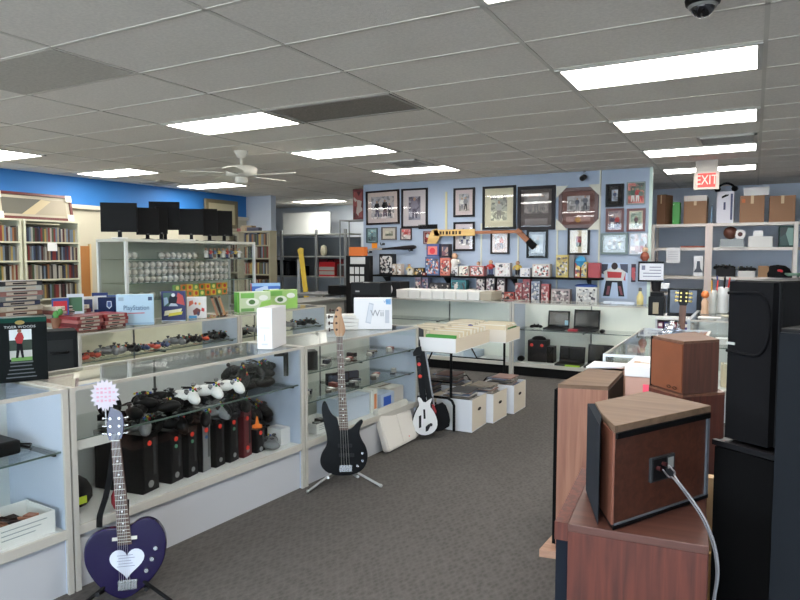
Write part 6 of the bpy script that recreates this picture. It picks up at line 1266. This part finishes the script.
# pen pots on the far side showcase
zt_ = .953
def pot(label, u, v0, v1, y, r_, col, pens):
    p_ = W(u,v1,y=y); h_ = W(u,v0,y=y).z-zt_
    t_ = Thing('pen_pot', label, 'pot', (p_.x,y,zt_)); Obj('pot', MB().lathe([(r_*.9,0),(r_,.01),(r_,h_*.6),(r_*1.04,h_*.62),(r_*1.04,h_*.95),(r_*.9,h_)],16), M(col,.4), t_)
    for i, c in enumerate(pens):
        a = 2*pi*i/len(pens); Obj('pen', MB().cyl((r_*.4*cos(a),r_*.4*sin(a),.02),(r_*1.1*cos(a),r_*1.1*sin(a),h_+.10+.02*(i%2)),.008,n=8), M(c,.4), None, t_.location, 0, '%s pen sticking out of the %s' % (['red','dark','amber','blue','black'][i%5], 'white pot' if r_>.05 else 'small clear pot'), 'pen', 'pens in the pots')
pot('white ribbed pot of pens at the edge of the ringed speaker', 722, 287, 306, 7.6, .06, (222,222,220), [(196,50,40),(40,40,44),(206,150,50),(60,70,120),(30,30,32)])
pot('small clear pot of pens beside the white ribbed pot', 713, 290, 308, 7.5, .035, (196,200,196), [(206,60,50),(70,60,50),(206,160,70)])
t = Thing('orange_figure','orange and white figurine beside the pen pots','figurine',(W(705,300,y=7.4).x,7.4,zt_)); Obj('body', MB().lathe([(.04,0),(.03,.06),(.035,.12),(.015,.16)],12), M((206,170,140),.5), t); Obj('head', MB().sph((0,0,.20),.04,10), M((230,130,70),.5), t)
for i in range(3): Obj('paper_note', B(-.10,-.07,0,.10,.07,.006), M([(226,226,224),(206,200,180),(190,196,200)][i],.6), None, (-.36+.2*i,6.95+.3*i,zt_), R(20*i), '%s loose paper on the far side showcase by the pen pots' % ['white','cream','grey'][i], 'paper', 'papers on the far side showcase')
for i in range(4): gadget('%s pack on the shelf of the far side showcase, %s from the aisle' % (['cream','white','grey','brown'][i],ORD[i]), (-.40+.16*i,6.95,.702), R(8*i), [(214,200,160),(226,224,220),(140,140,138),(120,86,66)][i], .12,.1,.06,'packs in the far side showcase')
for i in range(3): gadget('%s carton on the deck of the far side showcase, %s from the aisle' % (['tan','cream','wood brown'][i],ORD[i]), (-.36+.2*i,6.92,.302), R(4*i), [(190,150,110),(220,206,176),(120,76,56)][i], .17,.14,.18+.04*i,'cartons in the far side showcase')
# ================================================================ alcove shelving with cartons
ay = 11.3
SHV = M((214,206,198),.45)
zs4 = [W(700,v,y=ay).z for v in (223.5,247.5,276.5)]
xs_ = [W(653,240,y=ay).x, W(709,240,y=ay).x, W(796,240,y=ay).x, W(862,240,y=ay).x]
t = Thing('storage_shelving','long pale metal shelving of cartons in the rear alcove','shelving',(xs_[0],ay,0)); Lx = xs_[3]-xs_[0]
for i, x in enumerate(xs_):
    w_ = .055 if i == 1 else .03; Obj('post', B(x-xs_[0]-w_,-.02,0,x-xs_[0]+w_*.9,.03,zs4[0]), SHV if i != 1 else M((212,196,188),.45), t)
    Obj('rear_post', B(x-xs_[0]-.02,.52,0,x-xs_[0]+.02,.56,zs4[0]), SHV, t)
for z in zs4+[.95,.5,.1]: Obj('shelf', B(0,.032,z-.035,Lx,.518,z), SHV, t); 
for k, z in enumerate(zs4): Obj('shelf_lip', B(0,.0301,z-.045,Lx,.0318,z), SHV, t)
by = ay+.06
def carton(label, u0,v0,u1, col, lv, d=.40, name='carton', tape=True, y=by, cat='box', grp='cartons on the alcove shelving', det=None):
    t_, wd, ht = bx(name,label,cat,u0,v0,u1,300,y,d,col,.75,zs4[lv]+.001,det,grp)
    if tape: Obj('tape', MB().box(-wd*.06,-.0015,ht*.7,wd*.06,-.0003,ht).box(-wd*.06,0,ht,wd*.06,d,ht+.0015), M((206,178,140),.4), t_); Obj('flap_seam', B(-wd*.49,d*.49,ht,wd*.49,d*.505,ht+.0008), M((110,84,60),.8), t_)
    return t_, wd, ht
bx_ = (150,112,84)
t, wd, ht = carton('brown carton turned at an angle, first on the top alcove shelf',654,194.5,666,(124,88,64),0,.3); t.rotation_euler = (0,0,R(-16))
carton('green box next to the angled brown carton',670,202,680,(76,160,76),0,.2,'green_box',False,det=printmat([(76,160,76),(110,190,100),(60,140,66),(206,226,200)],5,4))
t, wd, ht = carton('brown carton with shiny tape along its top',681,197,707,(152,116,88),0); Obj('clear_wrap', B(-wd*.5,-.004,ht*.86,wd*.5,.42,ht+.03), M((206,196,186),.25), t)
carton('slim dark and blue bottle box between carton and white printed box',708.5,205,712.5,(60,86,120),0,.1,'bottle_box',False,det=M((150,190,220),.5))
t, wd, ht = carton('white printed box with black handle cutouts on the top alcove shelf',713.5,191,734.5,(216,214,222),0,.35,'printed_box',False)
Obj('handle_cutout', MB().slab([(-wd*.2,ht*.78),(wd*.16,ht*.86),(wd*.2,ht*.9),(-.0,ht*.9),(-wd*.22,ht*.84)],-.004,-.0005), BLACK, t); Obj('print', MB().box(-wd*.1,-.003,ht*.42,wd*.02,-.0005,ht*.66).box(wd*.3,-.003,ht*.1,wd*.42,-.0005,ht*.92), M((70,74,110),.5), t)
zz = zs4[0]+.001+ht
t = Thing('black_headset','black headset heap on top of the white printed box','headset',(t.location.x,by+.1,zz+.001)); Obj('band', MB().tube([(.12*cos(a),0,.03+.10*sin(a)) for a in [pi*k/10 for k in range(11)]],.018,7), BLACK, t); Obj('ear_cup', MB().sph((-.12,0,.045),(.05,.06,.045),9), BLACKM, t); Obj('ear_cup', MB().sph((.12,0,.045),(.05,.06,.045),9), BLACKM, t)
t, wd, ht = carton('large brown carton under the flat white box',736.5,195,765,bx_,0); zz = zs4[0]+.001+ht; xx = t.location.x
Obj('orange_sticker', B(-wd*.42,-.003,ht*.74,-wd*.28,-.0005,ht*.88), M((206,110,60),.6), t)
carton('large brown carton nearest the ringed speaker side of the top shelf',766,195,796,bx_,0)
carton('brown carton cut off by the photo edge on the top shelf',799,196,826,(150,106,84),0)
t = Thing('white_box','flat white box lying on the large brown carton','box',(xx+.06,by+.02,zz+.002)); Obj('carton', B(-.18,0,0,.16,.3,.12), M((226,224,222),.5), t); Obj('lid', B(-.183,-.003,.085,.163,.303,.123), M((232,230,228),.5), t)
# second shelf
z2 = zs4[1]+.001
o = Obj('brown_ball', MB().sph((0,0,.10),.10,16), M((96,56,44),.5), None, (W(730,240,y=by).x,by+.12,z2+.10), 0, 'dark brown ball shape on the grey machine, middle alcove shelf', 'ball')
t, wd, ht = carton('grey flat machine under the brown ball',718,239,744,(150,156,158),1,.35,'machine',False,cat='machine',grp='goods on the middle alcove shelf')
o.location.z = z2+ht+.001
t = Thing('tape_roll','white tape roll beside the brown ball','tape roll',(W(740,236,y=by).x,by+.06,z2+ht+.075)); Obj('roll', MB().cyl((0,0,0),(0,.06,0),.075,n=20), M((226,222,220),.5), t); Obj('core', MB().cyl((0,-.002,0),(0,.062,0),.035,n=16), M((80,40,40),.6), t)
t, wd, ht = carton('white and grey printer on the middle alcove shelf',746,236,773,(216,214,210),1,.35,'printer',False,cat='printer',grp='goods on the middle alcove shelf'); Obj('feeder', B(-wd*.3,.1,ht,wd*.1,.22,ht+.09), M((222,220,218),.5), t)
t, wd, ht = carton('dark green printed box beside the white printer',776.5,225.5,795,(50,70,66),1,.25,'green_box',False,grp='goods on the middle alcove shelf',det=printmat([(46,70,66),(80,120,110),(30,40,40),(120,150,140)],6,2))
Obj('orange_folder', B(-.25,-.05,0,.2,.08,.025), M((150,76,56),.6), None, (W(697,246,y=by).x,by+.1,z2), R(4), 'low orange brown folder on the middle alcove shelf', 'folder'); Obj('white_paper', B(-.2,-.06,0,.2,.08,.012), PAPER, None, (W(733,247,y=by).x-.02,by-.0,z2-.0), R(-3), 'white paper poking out under the grey machine', 'paper')
# third shelf
z3 = zs4[2]+.001
for i, (u0,v0,u1,c,nm) in enumerate(((715,268,735,(44,44,46),'flat black set top box'),(737,271,755,(206,204,200),'white based player'),(757,266,769,(150,116,84),'brown box'))):
    carton(nm+' on the lower alcove shelf',u0,v0,u1,c,2,.25,'player' if i<2 else 'brown_box',False,cat='player' if i<2 else 'box',grp='goods on the lower alcove shelf')
for i, u in enumerate((720,727,741,748)): 
    o = use(PB, (W(u,268,y=by).x,by+.1,z3+(.085 if i<2 else .06)+.02), R(50*i), 'black controller, %s along the lower alcove shelf' % ORD[i], 'controllers on the alcove shelf')
t = Thing('baseball_hat','black cap with a red badge on the lower alcove shelf','cap',(W(778,268,y=by).x,by+.12,z3)); Obj('crown', MB().lathe([(.18,0),(.185,.06),(.16,.13),(.10,.175),(.0,.19)],18), M((22,22,24),.8), t); Obj('brim', MB().prism([(.17*cos(q)+.05,-.10+.17*sin(q)) for q in [pi+pi*k/12 for k in range(13)]],.0,.02), M((22,22,24),.8), t); Obj('badge', MB().sph((.02,-.155,.09),(.05,.02,.035),10), M((206,50,60),.6), t)
Obj('green_bowl', MB().lathe([(.05,0),(.14,.05),(.13,.07)],16), M((120,150,130),.4), None, (W(790,272,y=by).x+.05,by+.02,z3), 0, 'pale green bowl beside the black cap', 'bowl')
t, wd, ht = carton('white card with a dark tower drawing on the lower alcove shelf',692.5,256,703.5,(226,226,228),2,.08,'tower_card',False,cat='card',grp='goods on the lower alcove shelf'); Obj('drawing', MB().slab([(-.07,ht*.2),(.07,ht*.2),(.03,ht*.4),(.02,ht*.75),(-.02,ht*.75),(-.03,ht*.4)],-.006,-.0005), M((80,84,96),.5), t)
# notices
yk = ay-.03
for nm, u0,v0,u1,v1,y_ in (('white paper notice hanging from the middle alcove shelf',666,247.5,680.5,263,yk),):
    t, wd, ht = wallsheet('hanging_notice',nm,'notice',u0,v0,u1,v1,(226,226,228),y_,.003)
    m = MB()
    for i in range(4): m.box(-wd*.36,-.0045,ht*(.25+.15*i),wd*.36,-.0031,ht*(.28+.15*i))
    Obj('text_lines', m, M((190,190,196),.6), t)
t, wd, ht = wallsheet('hanging_clipboard','white lettered sheet on a black clipboard hung at the wall end','clipboard',638,261.5,664,281.5,(36,38,42),9.40,.012)
Obj('paper', B(-wd*.44,-.015,ht*.08,wd*.5,-.0121,ht*.9), M((222,224,232),.6), t)
m = MB()
for i in range(4): m.box(-wd*(.05 if i>1 else .3),-.0162,ht*(.25+.15*i),wd*.4,-.0151,ht*(.29+.15*i))
m.box(-wd*.36,-.0162,ht*.58,-wd*.22,-.0151,ht*.8); Obj('printed_lines', m, M((120,126,150),.6), t)
p_ = W(652,262,y=9.38)
t = Thing('toy_figure','small orange and dark toy figure hanging above the clipboard at the wall end','toy figure',(W(645,256,y=9.38).x,9.37,W(645,261,y=9.38).z)); Obj('body', MB().lathe([(.03,0),(.06,.05),(.045,.10),(.02,.13)],10), M((150,80,60),.6), t); Obj('head', MB().sph((0,0,.15),.04,10), M((206,170,140),.6), t); Obj('hook', MB().tube([(0,.0,.18),(0,.04,.22),(0,.085,.22)],.006,6), GREYP, t)
t = Thing('hanging_coat','dark draped bag hanging beside the clipboard by the wall end','bag',(W(655,286,y=9.45).x+.01,9.5,W(655,296,y=9.45).z)); Obj('body', MB().sph((0,0,.22),(.07,.06,.24),12), M((50,48,50),.8), t); Obj('strap', MB().tube([(-.02,0,.42),(-.01,0,.6),(.02,0,.42)],.01,6), M((90,80,84),.8), t)
for o in list(bpy.data.objects):
    if '_used' in o: del o['_used']
